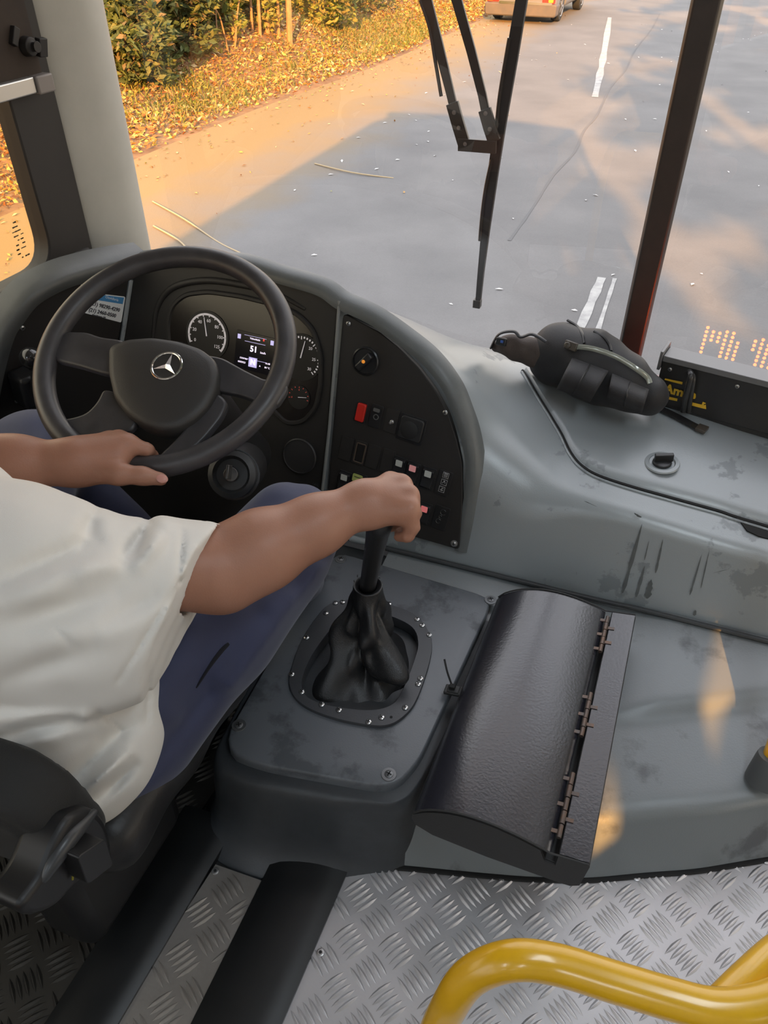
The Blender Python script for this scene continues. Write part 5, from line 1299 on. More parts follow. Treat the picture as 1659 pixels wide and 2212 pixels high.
# LED face towards the glass, lit in columns of dots
M_LED = mat('led_amber', (.9, .25, .02), .4, emit=(1, .10, .002), estr=48)
mb = MB(); box(mb, sg(SL/2, .056, .56), (SDX, SN, UPZ), (SL/2-.01, .002, .058)); mb.build('led_face', M_DARK, sgn)
colsL = [(0, 0, 9), (1, 6.3, 9), (2, 6.3, 9), (3, 0, 9), (4, 0, 9), (5, 0, 7.6), (7.4, 6.3, 9), (8.4, 0, 9), (9.4, 0, 9), (10.4, 0, 9), (11.5, 6.6, 9), (13.4, 1.5, 7.5), (14.6, 0, 9), (15.6, 0, 9), (16.6, 0, 9), (17.6, 0, 3), (19, 0, 9), (20, 0, 9), (22, 5, 9), (23, 0, 9)]
mb = MB()
ico = [A(0, 0, 1)]
for cx_, a_, b_ in colsL:
    k = a_
    while k <= b_+.01:
        p = sg(.045+cx_*.0165, .0595, .495+k*.0118)
        lathe(mb, p, SN, [(.0043, 0), (.0043, .0012), (.0026, .0026)], 8); k += 1
mb.build('led_dots', M_LED, sgn, label='lit orange LED dots', smooth=0)

# ================================================================== YELLOW RAILS
M_YR = mat('rail_yellow', (0.72, 0.41, 0.010), .30, coat=.4, var=(0.60, 0.33, 0.008), vscale=6, bump=.05, bscale=40)
rl = thing('hand_rail', 'bent yellow tubular guard rail in the foreground over the tread plate', 'hand rail', (-.12, .25, 0))
zr = .70
q0 = onz(930, 2275, .50)
P = [q0*[1, 1, 0], q0*[1, 1, 0]+A(0, 0, .25), q0, onz(972, 2170, .62), onz(1022, 2106, .67), onz(1105, 2075, zr), onz(1200, 2083, zr), onz(1330, 2122, zr), onz(1450, 2158, zr), onz(1540, 2180, zr), onz(1620, 2176, zr), onz(1700, 2150, zr), onz(1830, 2090, zr), A(.44, .62, zr), A(.52, .66, zr-.06), A(.53, .67, .4), A(.53, .67, 0)]
mb = MB(); tube(mb, smooth_path(P, 8), .0185, 18); mb.build('main_tube', M_YR, rl, smooth=180)
mb = MB(); tube(mb, smooth_path([onz(1560, 2170, zr-.01), onz(1612, 2118, zr-.015), onz(1680, 2055, zr-.03), onz(1800, 1960, zr-.06), A(.50, .93, .62), A(.545, .98, .55), A(.55, .99, .3), A(.55, .99, 0)], 6), .0165, 16); mb.build('branch_tube', M_YR, rl, smooth=180)
pole = thing('grab_pole', 'yellow upright pole with grey rubber foot at the right edge of the engine cover', 'pole', tuple(onz(1648, 1683, .19)))
f0 = onz(1655, 1678, .188); f1 = onpl(1720, 1500, f0+A(.02, 0, 0), A(0, -1, .25)); pd = nrm(f1-f0)
mb = MB(); lathe(mb, f0-pd*.01, pd, [(.036, 0), (.034, .02), (.029, .055), (.027, .062), (.020, .064)], 24); mb.build('foot', mat('rubber_grey', (.075, .08, .082), .55), pole, smooth=40)
mb = MB(); tube(mb, [f0+pd*.05, f0+pd*.9, f0+pd*.9+A(0, 0, .9)], .019, 16); mb.build('tube', M_YR, pole, smooth=60)

# ================================================================== WIPER (outside the glass)
wp_ = thing('windscreen_wiper', 'black pantograph wiper with long blade hanging outside the windscreen', 'wiper', tuple(ony(1010, 0, 2.03)))
M_WIP = mat('wiper_black', (0.030, 0.022, 0.017), .42)
def wpt(px, py, o=.0): return onpl(px, py, A(-.055, 2.035+o, 0), A(-.09, -1, 0))
def flat_bar(pts, w, d, nm, m=M_WIP, lab=None):
    mb = MB(); P = [np.asarray(p, float) for p in pts]; rings = []
    for i, p in enumerate(P):
        t = nrm(P[min(i+1, len(P)-1)]-P[max(i-1, 0)]); s = nrm(np.cross(t, A(0, 1, 0))); ww_ = w[i] if hasattr(w, '__len__') else w
        rings.append([p-s*ww_/2-A(0, d/2, 0), p+s*ww_/2-A(0, d/2, 0), p+s*ww_/2+A(0, d/2, 0), p-s*ww_/2+A(0, d/2, 0)])
    loft(mb, rings); return mb.build(nm, m, wp_, lab, bevel=.001, smooth=30)
flat_bar([wpt(905, -60), wpt(921, 0), wpt(948, 100), wpt(974, 205), wpt(980, 230)], [.028, .028, .024, .021, .021], .010, 'arm')
flat_bar([wpt(965, -60), wpt(987, 0), wpt(1018, 110), wpt(1042, 205), wpt(1050, 245)], [.024, .024, .022, .021, .021], .010, 'arm')
for q in ([wpt(977, 222, -.008), wpt(988, 262, -.008), wpt(1003, 312, -.008)], [wpt(1047, 236, -.008), wpt(1058, 275, -.008), wpt(1068, 305, -.008)]): flat_bar(q, .032, .012, 'bracket')
flat_bar([wpt(990, 312, -.012), wpt(1072, 318, -.012)], .030, .010, 'crosspiece')
for q in ((981, 243), (991, 276), (1005, 311), (1049, 245), (1058, 279)):
    mb = MB(); lathe(mb, wpt(*q, -.016), A(0, -1, 0), [(.0055, 0), (.005, .003), (.002, .004)], 12); mb.build('rivet', mat('rivet_grey', (.20, .17, .15), .4, .6), wp_)
flat_bar([wpt(1135, -60, .012), wpt(1127, 0, .012), wpt(1105, 130, .012), wpt(1082, 262, .012), wpt(1066, 370, .012), wpt(1049, 500, .012), wpt(1039, 590, .012), wpt(1032, 664, .012)], [.026, .027, .029, .029, .027, .022, .017, .014], .016, 'blade', mat('blade_rubber', (.022, .016, .013), .6))
mb = MB(); tube(mb, smooth_path([wpt(1100, 82, .0), wpt(1080, 200, .0), wpt(1072, 270, .0), wpt(1064, 330, .0)], 5), .0045, 6); tube(mb, smooth_path([wpt(1062, 345, .0), wpt(1050, 400, .0), wpt(1042, 455, .0), wpt(1036, 520, .0)], 5), .0045, 6)
mb.build('spring_rail', M_WIP, wp_)
mb = MB(); tube(mb, smooth_path([wpt(908, 0, -.004), wpt(928, 60, -.004), wpt(940, 130, -.004), wpt(953, 208, -.004)], 6), .0048, 8); mb.build('hose', M_WIP, wp_, label='thin washer hose beside the left arm')
mb = MB(); box(mb, wpt(1031, 655, .01), np.eye(3), (.011, .011, .012)); mb.build('end_clip', M_WIP, wp_, bevel=.002)
# ================================================================== BLACK BAG ON THE DASH
M_BAG = mat('bag_nylon', (0.012, 0.011, 0.012), .6, var=(0.017, 0.016, 0.017), vscale=14, bump=.35, bscale=700, sheen=.04)
M_BAGB = mat('bag_brown_pocket', (0.062, 0.044, 0.035), .7, bump=.3, bscale=600)
M_ZIP = mat('zip_black', (0.012, 0.012, 0.013), .4)
bag = thing('waist_bag', 'black nylon bag with silver handle strip and two hanging loops on the dash top', 'bag', tuple(ony(1290, 830, 1.74)))
B = [(ony(1207, 762, 1.80), .074), (ony(1275, 782, 1.775), .074), (ony(1345, 822, 1.74), .060), (ony(1402, 852, 1.72), .042)]
BLW = [(ony(1190, 790, 1.80), .034), (ony(1280, 820, 1.77), .036), (ony(1395, 862, 1.73), .026)]
def bag_fn(P):
    d = None
    for L_, k in ((B, .03), (BLW, .05)):
        for (a, ra), (b, rb) in zip(L_[:-1], L_[1:]):
            c = sd_capsule(P, a, b, ra, rb); d = c if d is None else smin(d, c, k)
    w = .0025*np.sin(P[:, 0]*38+P[:, 2]*30)*np.sin(P[:, 2]*40+1)+.0012*np.sin(P[:, 0]*90-P[:, 2]*60)
    # seam valley between top panel and front
    sdist = sd_capsule(P, ony(1180, 760, 1.70), ony(1420, 845, 1.64), 0, 0)
    return d+w+.006*np.exp(-(sdist/.012)**2)
lo = ony(1150, 900, 1.6); ctr = ony(1290, 800, 1.74)
sdf_obj('body', bag_fn, ctr-A(.26, .2, .17), ctr+A(.28, .22, .17), .0045, M_BAG, bag, relax=1)
TL_ = [(ony(1175, 768, 1.775), .040), (ony(1135, 757, 1.77), .030), (ony(1100, 747, 1.765), .024), (ony(1072, 747, 1.765), .014)]
def tail_fn(P):
    d = None
    for (a, ra), (b, rb) in zip(TL_[:-1], TL_[1:]):
        c = sd_capsule(P, a, b, ra, rb); d = c if d is None else smin(d, c, .02)
    return d+.003*np.sin(P[:, 0]*120)*np.sin(P[:, 2]*90)
c = ony(1120, 757, 1.77); sdf_obj('side_pocket', tail_fn, c-A(.13, .09, .09), c+A(.14, .09, .09), .004, M_BAGB, bag, 'brownish end pocket of the bag', relax=1)
mb = MB(); tube(mb, smooth_path([ony(1060, 752, 1.755), ony(1078, 722, 1.755), ony(1110, 716, 1.755), ony(1125, 728, 1.75), ony(1150, 722, 1.75), ony(1180, 738, 1.745)], 6), .006, 8, flat=.5); mb.build('strap_loop', M_ZIP, bag)
mb = MB(); X_, Y_, Z_ = frame(A(-.3, -1, .3)); box(mb, ony(1083, 738, 1.735), (X_, Y_, Z_), (.014, .010, .005)); mb.build('buckle', M_ZIP, bag, bevel=.003)
mb = MB(); box(mb, ony(1084, 738, 1.729), (X_, Y_, Z_), (.0035, .003, .001)); mb.build('badge', mat('badge_blue', (.05, .12, .4), .4), bag)
# zip lines over the top
for pts in ([(1226, 692), (1247, 705), (1258, 722), (1262, 742)], [(1283, 716), (1303, 728), (1316, 745), (1320, 758)]):
    # lift onto the surface: march from camera until inside
    out = []
    for q in pts:
        Zs = np.linspace(1.6, 2.2, 400); PP = np.array([atZ(*q, z) for z in Zs], np.float32); dd = bag_fn(PP); i = int(np.argmin(np.abs(dd))) if dd.min() > 0 else int(np.argmax(dd < 0)); out.append(atZ(*q, Zs[max(i-1, 0)]))
    mb = MB(); tube(mb, smooth_path(out, 5), .0035, 6); mb.build('zip', M_ZIP, bag)
def on_bag(q, lift=.004, fn=bag_fn):
    Zs = np.linspace(1.55, 2.2, 600); PP = np.array([atZ(*q, z) for z in Zs], np.float32); dd = fn(PP)
    i = int(np.argmax(dd < lift)) if (dd < lift).any() else int(np.argmin(dd)); return atZ(*q, Zs[i])
hp2 = smooth_path([on_bag(q, .008) for q in ((1236, 748), (1280, 753), (1330, 770), (1375, 797), (1398, 815))]+[on_bag((1404, 828), .006)], 6)
mb = MB(); tube(mb, hp2, .0064, 10, flat=.45, up=A(0, -1, .4)); mb.build('handle_strip', mat('handle_clear', (.36, .38, .33), .16, .35, coat=.6), bag, 'shiny silver green handle strip')
mb = MB(); q = on_bag((1234, 747), .008); box(mb, q, frame(A(-.3, -1, .4), A(1, 0, -.15)), (.016, .010, .007)); q2 = on_bag((1227, 746), .01); lathe(mb, q2, A(-.3, -1, .4), [(.009, 0), (.008, .008), (0, .009)], 14)
mb.build('handle_clip', mat('clip_brown', (.06, .05, .04), .3), bag, bevel=.002)
# two hanging webbing loops
for (TLp, TRp, BRp, BLp) in (((1236, 774), (1314, 803), (1274, 868), (1203, 840)), ((1322, 808), (1401, 843), (1386, 893), (1311, 864))):
    def pt(u_, v_):
        q0 = A(*TLp)*(1-u_)+A(*TRp)*u_; q1 = A(*BLp)*(1-u_)+A(*BRp)*u_; q = q0*(1-v_)+q1*v_
        pb = on_bag(tuple(q0), .005); g = onz(q1[0], q1[1], .45); g = onz(q1[0], q1[1], hood_z(float(g[0]), float(g[1]))+.010)
        Z0 = float((pb-CC) @ CD); Z1 = float((g-CC) @ CD); Z1 = min(Z1, Z0-.005)
        return atZ(q[0], q[1], Z0*(1-v_**1.5)+Z1*v_**1.5-.030*math.sin(PI*min(1, v_*1.05))**.9)
    mb = MB(); grid(mb, pt, 11, 13); fl = mb.build('webbing_loop', M_BAG, bag, solid=.005, smooth=180)
    mb = MB(); tube(mb, [pt(.52, v_)+A(-.002, -.004, .003) for v_ in np.linspace(0, 1, 12)], .0022, 5); mb.build('stitch_line', M_ZIP, fl)
# loose strap end lying on the hood
sp_ = [(1392, 878), (1425, 884), (1460, 900), (1500, 921), (1520, 930)]
mb = MB(); P = []
for q in sp_:
    g = onz(*q, .46)
    for _ in range(3): g = onz(*q, hood_z(g[0], g[1])+.011)
    g = g; P.append(g)
P = smooth_path(P, 6); rings = []
for i, p in enumerate(P):
    t = nrm(P[min(i+1, len(P)-1)]-P[max(i-1, 0)]); s = nrm(np.cross(t, A(0, 0, 1))); rings.append([p-s*.011, p+s*.011, p+s*.011+A(0, 0, .003), p-s*.011+A(0, 0, .003)])
loft(mb, rings); mb.build('strap_end', M_ZIP, bag, smooth=30)
mb = MB(); box(mb, P[-3]+A(0, 0, .003), frame(A(0, 0, 1), P[-1]-P[-6]), (.012, .014, .004)); mb.build('strap_tip', mat('clip_brown', (1, 1, 1)), bag, bevel=.001)

# ================================================================== DRIVER SEAT
M_SEAT = mat('seat_fabric', (0.009, 0.009, 0.009), .75, bump=.3, bscale=800, sheen=.05)
M_VIN = mat('seat_vinyl', (0.008, 0.008, 0.009), .45, bump=.15, bscale=200)
M_PLA = mat('seat_plastic', (0.007, 0.007, 0.008), .45)
seat = thing('driver_seat', 'black driver seat with low rounded backrest and recliner housing', 'seat', (-.84, .45, 0))
bc = A(-.85, .335, .53); bX = nrm(A(1, .06, 0)); bZ = nrm(A(0, -.16, 1)); bY = np.cross(bZ, bX)
def back_fn(P):
    q = (P-bc.astype(np.float32)) @ np.array([bX, bY, bZ], np.float32).T
    r = .092; h = (.285, .135)
    a = np.abs(q[:, 0])-(h[0]-r); b = np.abs(q[:, 2])-(h[1]-r)
    d2 = np.sqrt(np.maximum(a, 0)**2+np.maximum(b, 0)**2)+np.minimum(np.maximum(a, b), 0)-r
    w = np.stack([d2+.03, np.abs(q[:, 1]+.0)-.048+.03], 1)
    d = np.minimum(w.max(1), 0)+np.linalg.norm(np.maximum(w, 0), axis=1)-.03
    return d+.006*np.exp(-((d2+.022)/.006)**2)
sdf_obj('backrest', back_fn, bc-A(.36, .14, .24), bc+A(.36, .14, .24), .008, M_SEAT, seat)
def cush_fn(P):
    d = sd_rbox(P, A(-.83, .67, .352), np.eye(3), (.262, .30, .058), .05)
    return d+.004*np.sin(P[:, 1]*40)*np.exp(-((P[:, 0]+.56)/.05)**2)
sdf_obj('cushion', cush_fn, A(-1.16, .3, .2), A(-.48, 1.02, .46), .009, M_VIN, seat)
hx = -.545
hs = [(152, 1765), (205, 1745), (232, 1775), (246, 1830), (240, 1868), (205, 1900), (170, 1905), (120, 1965), (60, 1985), (40, 1960), (90, 1900), (120, 1820)]
mb = MB(); prism(mb, bezel_poly([onx(*p, hx) for p in hs], .02, 4), A(-.055, 0, 0)); mb.build('recliner_housing', M_PLA, seat, bevel=.012, bseg=3)
mb = MB(); tube(mb, smooth_path([onx(p[0], p[1], hx-.002) for p in ((206, 1752), (172, 1785), (140, 1820), (110, 1868), (92, 1905))], 6), [.004+.009*math.sin(PI*i/24) for i in range(25)], 10); mb.build('housing_edge', mat('seat_edge_grey', (.035, .037, .04), .35), seat)
mb = MB(); prism(mb, bezel_poly([onx(*p, hx+.028) for p in ((168, 1852), (228, 1812), (246, 1868), (190, 1912))], .008, 3), A(-.04, 0, 0)); mb.build('recliner_button', M_PLA, seat, bevel=.004)
mb = MB(); tube(mb, [onx(158, 1868, hx+.004), onx(157, 1900, hx+.004)], .0016, 5); mb.build('release_tab', mat('tab_yellow', (.30, .26, .03), .5), seat)
mb = MB(); abox(mb, (-1.04, .45, .0), (-.72, .90, .27)); mb.build('pedestal', M_PLA, seat, bevel=.02)
mb = MB(); abox(mb, (-.78, .34, .06), (-.66, .62, .36)); mb.build('side_cover', M_PLA, seat, bevel=.03, bseg=3)

# ================================================================== DRIVER
M_SKIN = mat('skin_brown', (0.34, 0.165, 0.108), .46, var=(0.39, 0.195, 0.13), vscale=9, bump=.12, bscale=420, sss=.12, spec=.4)
M_SHIRT = mat('shirt_cream', (0.70, 0.68, 0.645), .8, var=(0.68, 0.66, 0.62), vscale=3, bump=.10, bscale=900, sheen=.1)
M_TROU = mat('trousers_navy', (0.027, 0.034, 0.086), .72, var=(0.021, 0.027, 0.069), vscale=6, bump=.15, bscale=700, sheen=.2)
man = thing('person', 'driver in cream short sleeved shirt and navy trousers, hand on gear lever', 'person', (-.8, .5, 0))
R_sh = atZ(-15, 1222, 1.01); R_el = atZ(478, 1232, 1.165); R_wr = atZ(785, 1086, 1.215)
L_sh = A(-1.06, .50, .89)
rimq = rim_at(270, 1004); ZR = float((rimq-CC) @ CD)
L_wr = atZ(152, 998, ZR-.03); L_el = L_wr+A(-.215, -.115, .005)
head = A(-.85, .50, 1.19)
caps = []      # (a, b, ra, rb, k)
def add(a, b, ra, rb, k=.03): caps.append((np.asarray(a, float), np.asarray(b, float), ra, rb, k))
hipc = A(-.81, .49, .44)
add(hipc+A(-.07, 0, 0), hipc+A(.07, 0, 0), .115, .115); add(hipc, A(-.85, .47, .68), .125, .13, .06); add(A(-.92, .47, .72), A(-.80, .47, .72), .125, .125, .06)
add(A(-.95, .48, .86), A(-.77, .48, .86), .075, .075, .06); add(A(-.86, .48, .88), head+A(0, 0, -.08), .06, .055, .04)
for sh, el, wr in ((R_sh, R_el, R_wr), (L_sh, L_el, L_wr)):
    add(A(-.86+.09*(1 if sh[0] > -.8 else -1), .48, .84), sh, .07, .066, .05)
    add(sh, el, .066, .060, .04)
    u_ = nrm(wr-el); m1 = el+(wr-el)*.28+A(0, 0, .002)
    add(el, m1, .060, .0585, .03); add(m1, el+(wr-el)*.65, .0585, .044, .03); add(el+(wr-el)*.65, wr, .044, .0325, .03)
hipR, hipL = A(-.70, .52, .43), A(-.92, .52, .43)
kneR, kneL = A(-.567, .985, .545), A(-1.165, .98, .575)
ankR, ankL = A(-.70, 1.22, .10), A(-1.12, 1.20, .10)
for h_, k_, a_ in ((hipR, kneR, ankR), (hipL, kneL, ankL)):
    add(h_, k_, .085, .062, .05); add(k_, a_, .058, .038, .04); add(a_, a_+A(0, .16, -.055), .038, .03, .03)
# head
add(head+A(0, -.01, .03), head+A(0, .01, .03), .083, .083, .03); add(head+A(0, .045, -.05), head+A(0, .06, -.075), .05, .04, .04)
add(head+A(0, .095, .0), head+A(0, .112, -.022), .010, .015, .015); add(head+A(-.085, -.005, 0), head+A(-.087, -.01, -.02), .016, .012, .01); add(head+A(.085, -.005, 0), head+A(.087, -.01, -.02), .016, .012, .01)
add(head+A(-.022, .088, -.055), head+A(.022, .088, -.055), .008, .008, .008)
fing = []
def chain(pts, rs, k=.006):
    for i in range(len(pts)-1): fing.append((pts[i], pts[i+1], rs[i], rs[i+1], k if i else .012))
z_ = lambda px, py, Z: atZ(px, py, Z)
# right hand closed over the gear knob
kI, kM, kR_, kP = z_(842, 1040, 1.245), z_(868, 1047, 1.228), z_(884, 1070, 1.205), z_(886, 1099, 1.186)
for kk, r in ((kI, .0150), (kM, .0155), (kR_, .0150), (kP, .0135)): fing.append((R_wr, kk, .024, r, .022))
fing.append((z_(800, 1104, 1.205), z_(868, 1110, 1.196), .020, .018, .02)); fing.append((z_(790, 1092, 1.21), z_(800, 1112, 1.205), .026, .020, .02))
chain([kI, z_(872, 1064, 1.275), z_(866, 1102, 1.285), z_(846, 1120, 1.275)], [.0130, .0115, .0100, .0085])
chain([kM, z_(888, 1078, 1.258), z_(882, 1118, 1.262), z_(858, 1136, 1.255)], [.0138, .0120, .0105, .0090])
chain([kR_, z_(895, 1108, 1.222), z_(886, 1144, 1.232), z_(862, 1152, 1.240)], [.0132, .0115, .0102, .0088])
chain([kP, z_(892, 1139, 1.196), z_(881, 1158, 1.205), z_(861, 1160, 1.222)], [.0122, .0108, .0098, .0085])
chain([z_(800, 1076, 1.235), z_(806, 1098, 1.268), z_(822, 1122, 1.272), z_(838, 1138, 1.262)], [.018, .0145, .0125, .0105], .01)
# left hand on the rim: thumb along the near side, fingers over the far side
lI, lM, lR_, lP = z_(276, 957, ZR-.012), z_(258, 950, ZR+.008), z_(238, 951, ZR+.026), z_(216, 958, ZR+.040)
for kk, r in ((lI, .0150), (lM, .0155), (lR_, .0150), (lP, .0140)): fing.append((L_wr, kk, .028, r, .022))
fing.append((z_(185, 1002, ZR-.03), z_(252, 990, ZR-.022), .031, .022, .03))
chain([lI, z_(318, 972, ZR-.004), z_(329, 985, ZR+.018), z_(322, 1002, ZR+.036)], [.0135, .0115, .0105, .009])
chain([lM, z_(300, 966, ZR+.022), z_(308, 986, ZR+.044), z_(296, 1008, ZR+.050)], [.0138, .0118, .0105, .009])
chain([lR_, z_(276, 972, ZR+.044), z_(282, 994, ZR+.060), z_(270, 1012, ZR+.055)], [.0132, .0112, .0100, .0088])
chain([lP, z_(248, 980, ZR+.058), z_(254, 1000, ZR+.066), z_(244, 1016, ZR+.058)], [.0122, .0105, .0095, .0085])
chain([z_(192, 1016, ZR-.035), z_(258, 1024, ZR-.046), z_(308, 1028, ZR-.042), z_(348, 1035, ZR-.036)], [.0235, .0170, .0138, .0112], .012)
def body_fn(P):
    d = None
    for a, b, ra, rb, k in caps:
        c = sd_capsule(P, a, b, ra, rb); d = c if d is None else smin(d, c, k)
    m = (np.linalg.norm(P-R_wr.astype(np.float32), axis=1) < .24) | (np.linalg.norm(P-L_wr.astype(np.float32), axis=1) < .28)
    if m.any():
        Q_ = P[m]; dm = d[m]; fd = None
        for a, b, ra, rb, k in fing:
            c = sd_capsule(Q_, a, b, ra, rb); fd = c if fd is None else smin(fd, c, k)
        d[m] = smin(dm, fd, .018)
    return d
sdf_obj('body', body_fn, A(-1.32, .28, -.02), A(-.26, 1.46, 1.34), .0042, M_SKIN, man, relax=2)
# thumb nail
def march(q, fn, Z0, Z1, lift=0.0, n=500):
    Zs = np.linspace(Z0, Z1, n); PP = np.array([atZ(*q, z) for z in Zs], np.float32); dd = fn(PP)
    i = int(np.argmax(dd < lift)) if (dd < lift).any() else int(np.argmin(dd)); return atZ(*q, Zs[i])
nc = march((350, 1034), body_fn, .9, 1.4, .001); tdir = nrm(z_(348, 1035, ZR-.036)-z_(308, 1028, ZR-.042)); nn = nrm(CC-nc); nn = nrm(nn+CU*.25)
X_, Y_, Z_ = frame(nn, tdir); mb = MB()
loft(mb, [[nc+X_*(.0095*math.cos(t))*s+Y_*(.0070*math.sin(t))*s+Z_*(.0016-h) for t in np.linspace(0, 2*PI, 20, endpoint=False)] for s, h in ((1.0, .004), (1.0, .0016), (.8, .0004), (.3, 0))])
mb.build('thumb_nail', mat('nail_pink', (.56, .27, .22), .32), man, 'pale pink thumb nail')
# short dark hair
def hair_fn(P):
    d = sd_capsule(P, head+A(0, -.012, .035), head+A(0, .004, .04), .091, .089); return np.maximum(d, (P[:, 1]-(head[1]+.055))*.8-(P[:, 2]-head[2]-.03)*.6)
sdf_obj('hair', hair_fn, head-A(.14, .14, .14), head+A(.14, .14, .16), .008, mat('hair_black', (.015, .013, .012), .7), man)
# --- shirt
sc = [(A(-.80, .475, .85), .112), (atZ(40, 1268, 1.03), .128), (atZ(205, 1316, 1.075), .121), (atZ(372, 1278, 1.115), .094), (atZ(450, 1262, 1.15), .087)]
hemC = atZ(396, 1285, 1.12)
hem_a = atZ(458, 1172, 1.13); hem_b = atZ(390, 1335, 1.11)
hemN = nrm(np.cross(hem_b-hem_a, CD)); hemN = hemN if hemN @ (R_wr-R_el) > 0 else -hemN
folds = [((322, 1135), (268, 1215), .016, -.010), ((350, 1140), (300, 1215), .022, .007), ((0, 1251), (205, 1171), .020, -.008), ((0, 1354), (245, 1283), .024, -.007), ((25, 1457), (195, 1402), .022, -.006), ((120, 1240), (290, 1215), .020, .006),
         ((0, 1300), (170, 1262), .03, .006), ((60, 1410), (330, 1330), .03, .005), ((205, 1112), (180, 1165), .018, -.006), ((395, 1145), (386, 1255), .005, -.0035), ((386, 1255), (254, 1474), .005, -.0035), ((120, 1360), (160, 1400), .005, -.003), ((205, 1360), (330, 1290), .018, -.005),
         ((0, 1590), (150, 1560), .018, -.008), ((60, 1600), (220, 1560), .02, .006), ((150, 1690), (250, 1590), .018, -.009), ((180, 1715), (280, 1625), .014, .010), ((215, 1725), (290, 1655), .012, -.007), ((212, 1535), (265, 1580), .004, -.003), ((0, 1555), (180, 1545), .014, .006), ((230, 1600), (300, 1560), .02, -.006), ((322, 1440), (318, 1560), .006, -.003)]
fcam = [(A(*a), A(*b), w, am) for a, b, w, am in folds]
def proj_np(P):
    v = P-CC.astype(np.float32); Z = v @ CD.astype(np.float32)
    return np.stack([829.5+FPX*(v @ CR.astype(np.float32))/Z, 1106-FPX*(v @ CU.astype(np.float32))/Z], 1), Z
def fold_disp(P):
    q, Z = proj_np(P); o_ = np.zeros(len(P), np.float32)
    for a, b, w, am in fcam:
        ab = b-a; t = np.clip(((q-a) @ ab)/(ab @ ab), 0, 1); dd = np.linalg.norm(q-a-t[:, None]*ab, axis=1)*Z/FPX
        o_ += am*np.exp(-(dd/(w*.66))**2)*(.35+.65*np.sin(PI*np.clip(t, .04, .96)))
    return o_
torso = [(A(-.86, .475, .80), .172), (A(-.845, .47, .62), .175), (A(-.80, .485, .47), .168)]
def shirt_fn(P):
    d = None
    for (a, ra), (b, rb) in zip(sc[:-1], sc[1:]):
        c = sd_capsule(P, a, b, ra, rb); d = c if d is None else smin(d, c, .05)
    low = atZ(150, 1425, 1.06); d = smin(d, sd_capsule(P, low+A(-.12, -.06, .03), atZ(262, 1428, 1.09), .075, .050), .06)
    d = np.maximum(d, (P-hem_a.astype(np.float32)) @ hemN.astype(np.float32))
    arm = smin(sd_capsule(P, R_sh, R_el, .066, .060), sd_capsule(P, R_el, R_wr, .060, .0325), .03)
    d = np.maximum(d, -np.maximum(arm-.006, -(P-(hem_a-hemN*.045).astype(np.float32)) @ hemN.astype(np.float32)))
    t = None
    for (a, ra), (b, rb) in zip(torso[:-1], torso[1:]):
        c = sd_capsule(P, a, b, ra, rb); t = c if t is None else smin(t, c, .04)
    t = np.maximum(t, np.abs(P[:, 1]-.47)-.20)
    hemz = atZ(240, 1728, 1.16)
    t = smin(t, sd_capsule(P, A(-.70, .47, .62), A(-.660, .478, .45), .088, .080), .06)
    t = smin(t, sd_capsule(P, A(-.70, .56, .60), A(-.66, .57, .50), .07, .055), .05)
    t = smin(t, sd_capsule(P, atZ(252, 1440, 1.165), atZ(246, 1590, 1.19), .056, .060), .04); t = smin(t, sd_capsule(P, atZ(246, 1590, 1.19), atZ(178, 1690, 1.17), .060, .058), .04)
    t = np.maximum(t, .385-P[:, 2]+.15*(P[:, 1]-.47))
    ls = smin(sd_capsule(P, A(-.97, .48, .86), L_sh, .10, .10), sd_capsule(P, L_sh, L_sh+(L_el-L_sh)*.85, .092, .088), .04)
    d = smin(d, smin(t, ls, .03), .008)
    d = np.maximum(d, -(sd_capsule(P, A(-.86, .50, .95), A(-.86, .51, 1.05), .068, .075)))
    return d-fold_disp(P)*2.2-.0016*np.sin(P[:, 0]*70+P[:, 2]*40)*np.sin(P[:, 1]*55-P[:, 2]*30)
sdf_obj('shirt', shirt_fn, A(-1.34, .2, .36), A(-.44, .95, 1.08), .0044, M_SHIRT, man, relax=1)
# --- trousers
tf = [((690, 1225), (500, 1480), .012, .006), ((560, 1330), (400, 1520), .02, -.006), ((620, 1290), (470, 1450), .018, .006), ((400, 1350), (350, 1520), .03, .008), ((450, 1500), (300, 1680), .014, -.006), ((520, 1130), (640, 1060), .02, -.004), ((120, 1060), (90, 960), .02, .005)]
tcam = [(A(*a), A(*b), w, am) for a, b, w, am in tf]
def trou_fn(P):
    d = smin(sd_capsule(P, hipc+A(-.10, .03, -.02), hipc+A(.10, .03, -.02), .118, .118), sd_capsule(P, hipR, hipR*.45+kneR*.55, .106, .108), .06)
    d = smin(d, sd_capsule(P, hipR*.45+kneR*.55, kneR, .110, .094), .04)
    d = smin(d, sd_capsule(P, kneR+A(-.015, 0, -.01), ankR, .074, .066), .04)
    d = smin(d, sd_capsule(P, hipR+A(.07, .06, -.045), kneR+A(.012, -.07, -.055), .055, .050), .07)
    d = smin(d, sd_capsule(P, hipL, kneL, .115, .086), .06); d = smin(d, sd_capsule(P, kneL, ankL, .084, .07), .04)
    q, Z = proj_np(P); o_ = np.zeros(len(P), np.float32)
    for a, b, w, am in tcam:
        ab = b-a; t = np.clip(((q-a) @ ab)/(ab @ ab), 0, 1); dd = np.linalg.norm(q-a-t[:, None]*ab, axis=1)*Z/FPX; o_ += am*np.exp(-(dd/w)**2)
    d = np.maximum(d, .115-P[:, 2])
    return d-o_*1.6-.0015*np.sin(P[:, 0]*50)*np.sin(P[:, 1]*34+P[:, 2]*40)
sdf_obj('trousers', trou_fn, A(-1.34, .3, .08), A(-.40, 1.36, .72), .0065, M_TROU, man, relax=1)
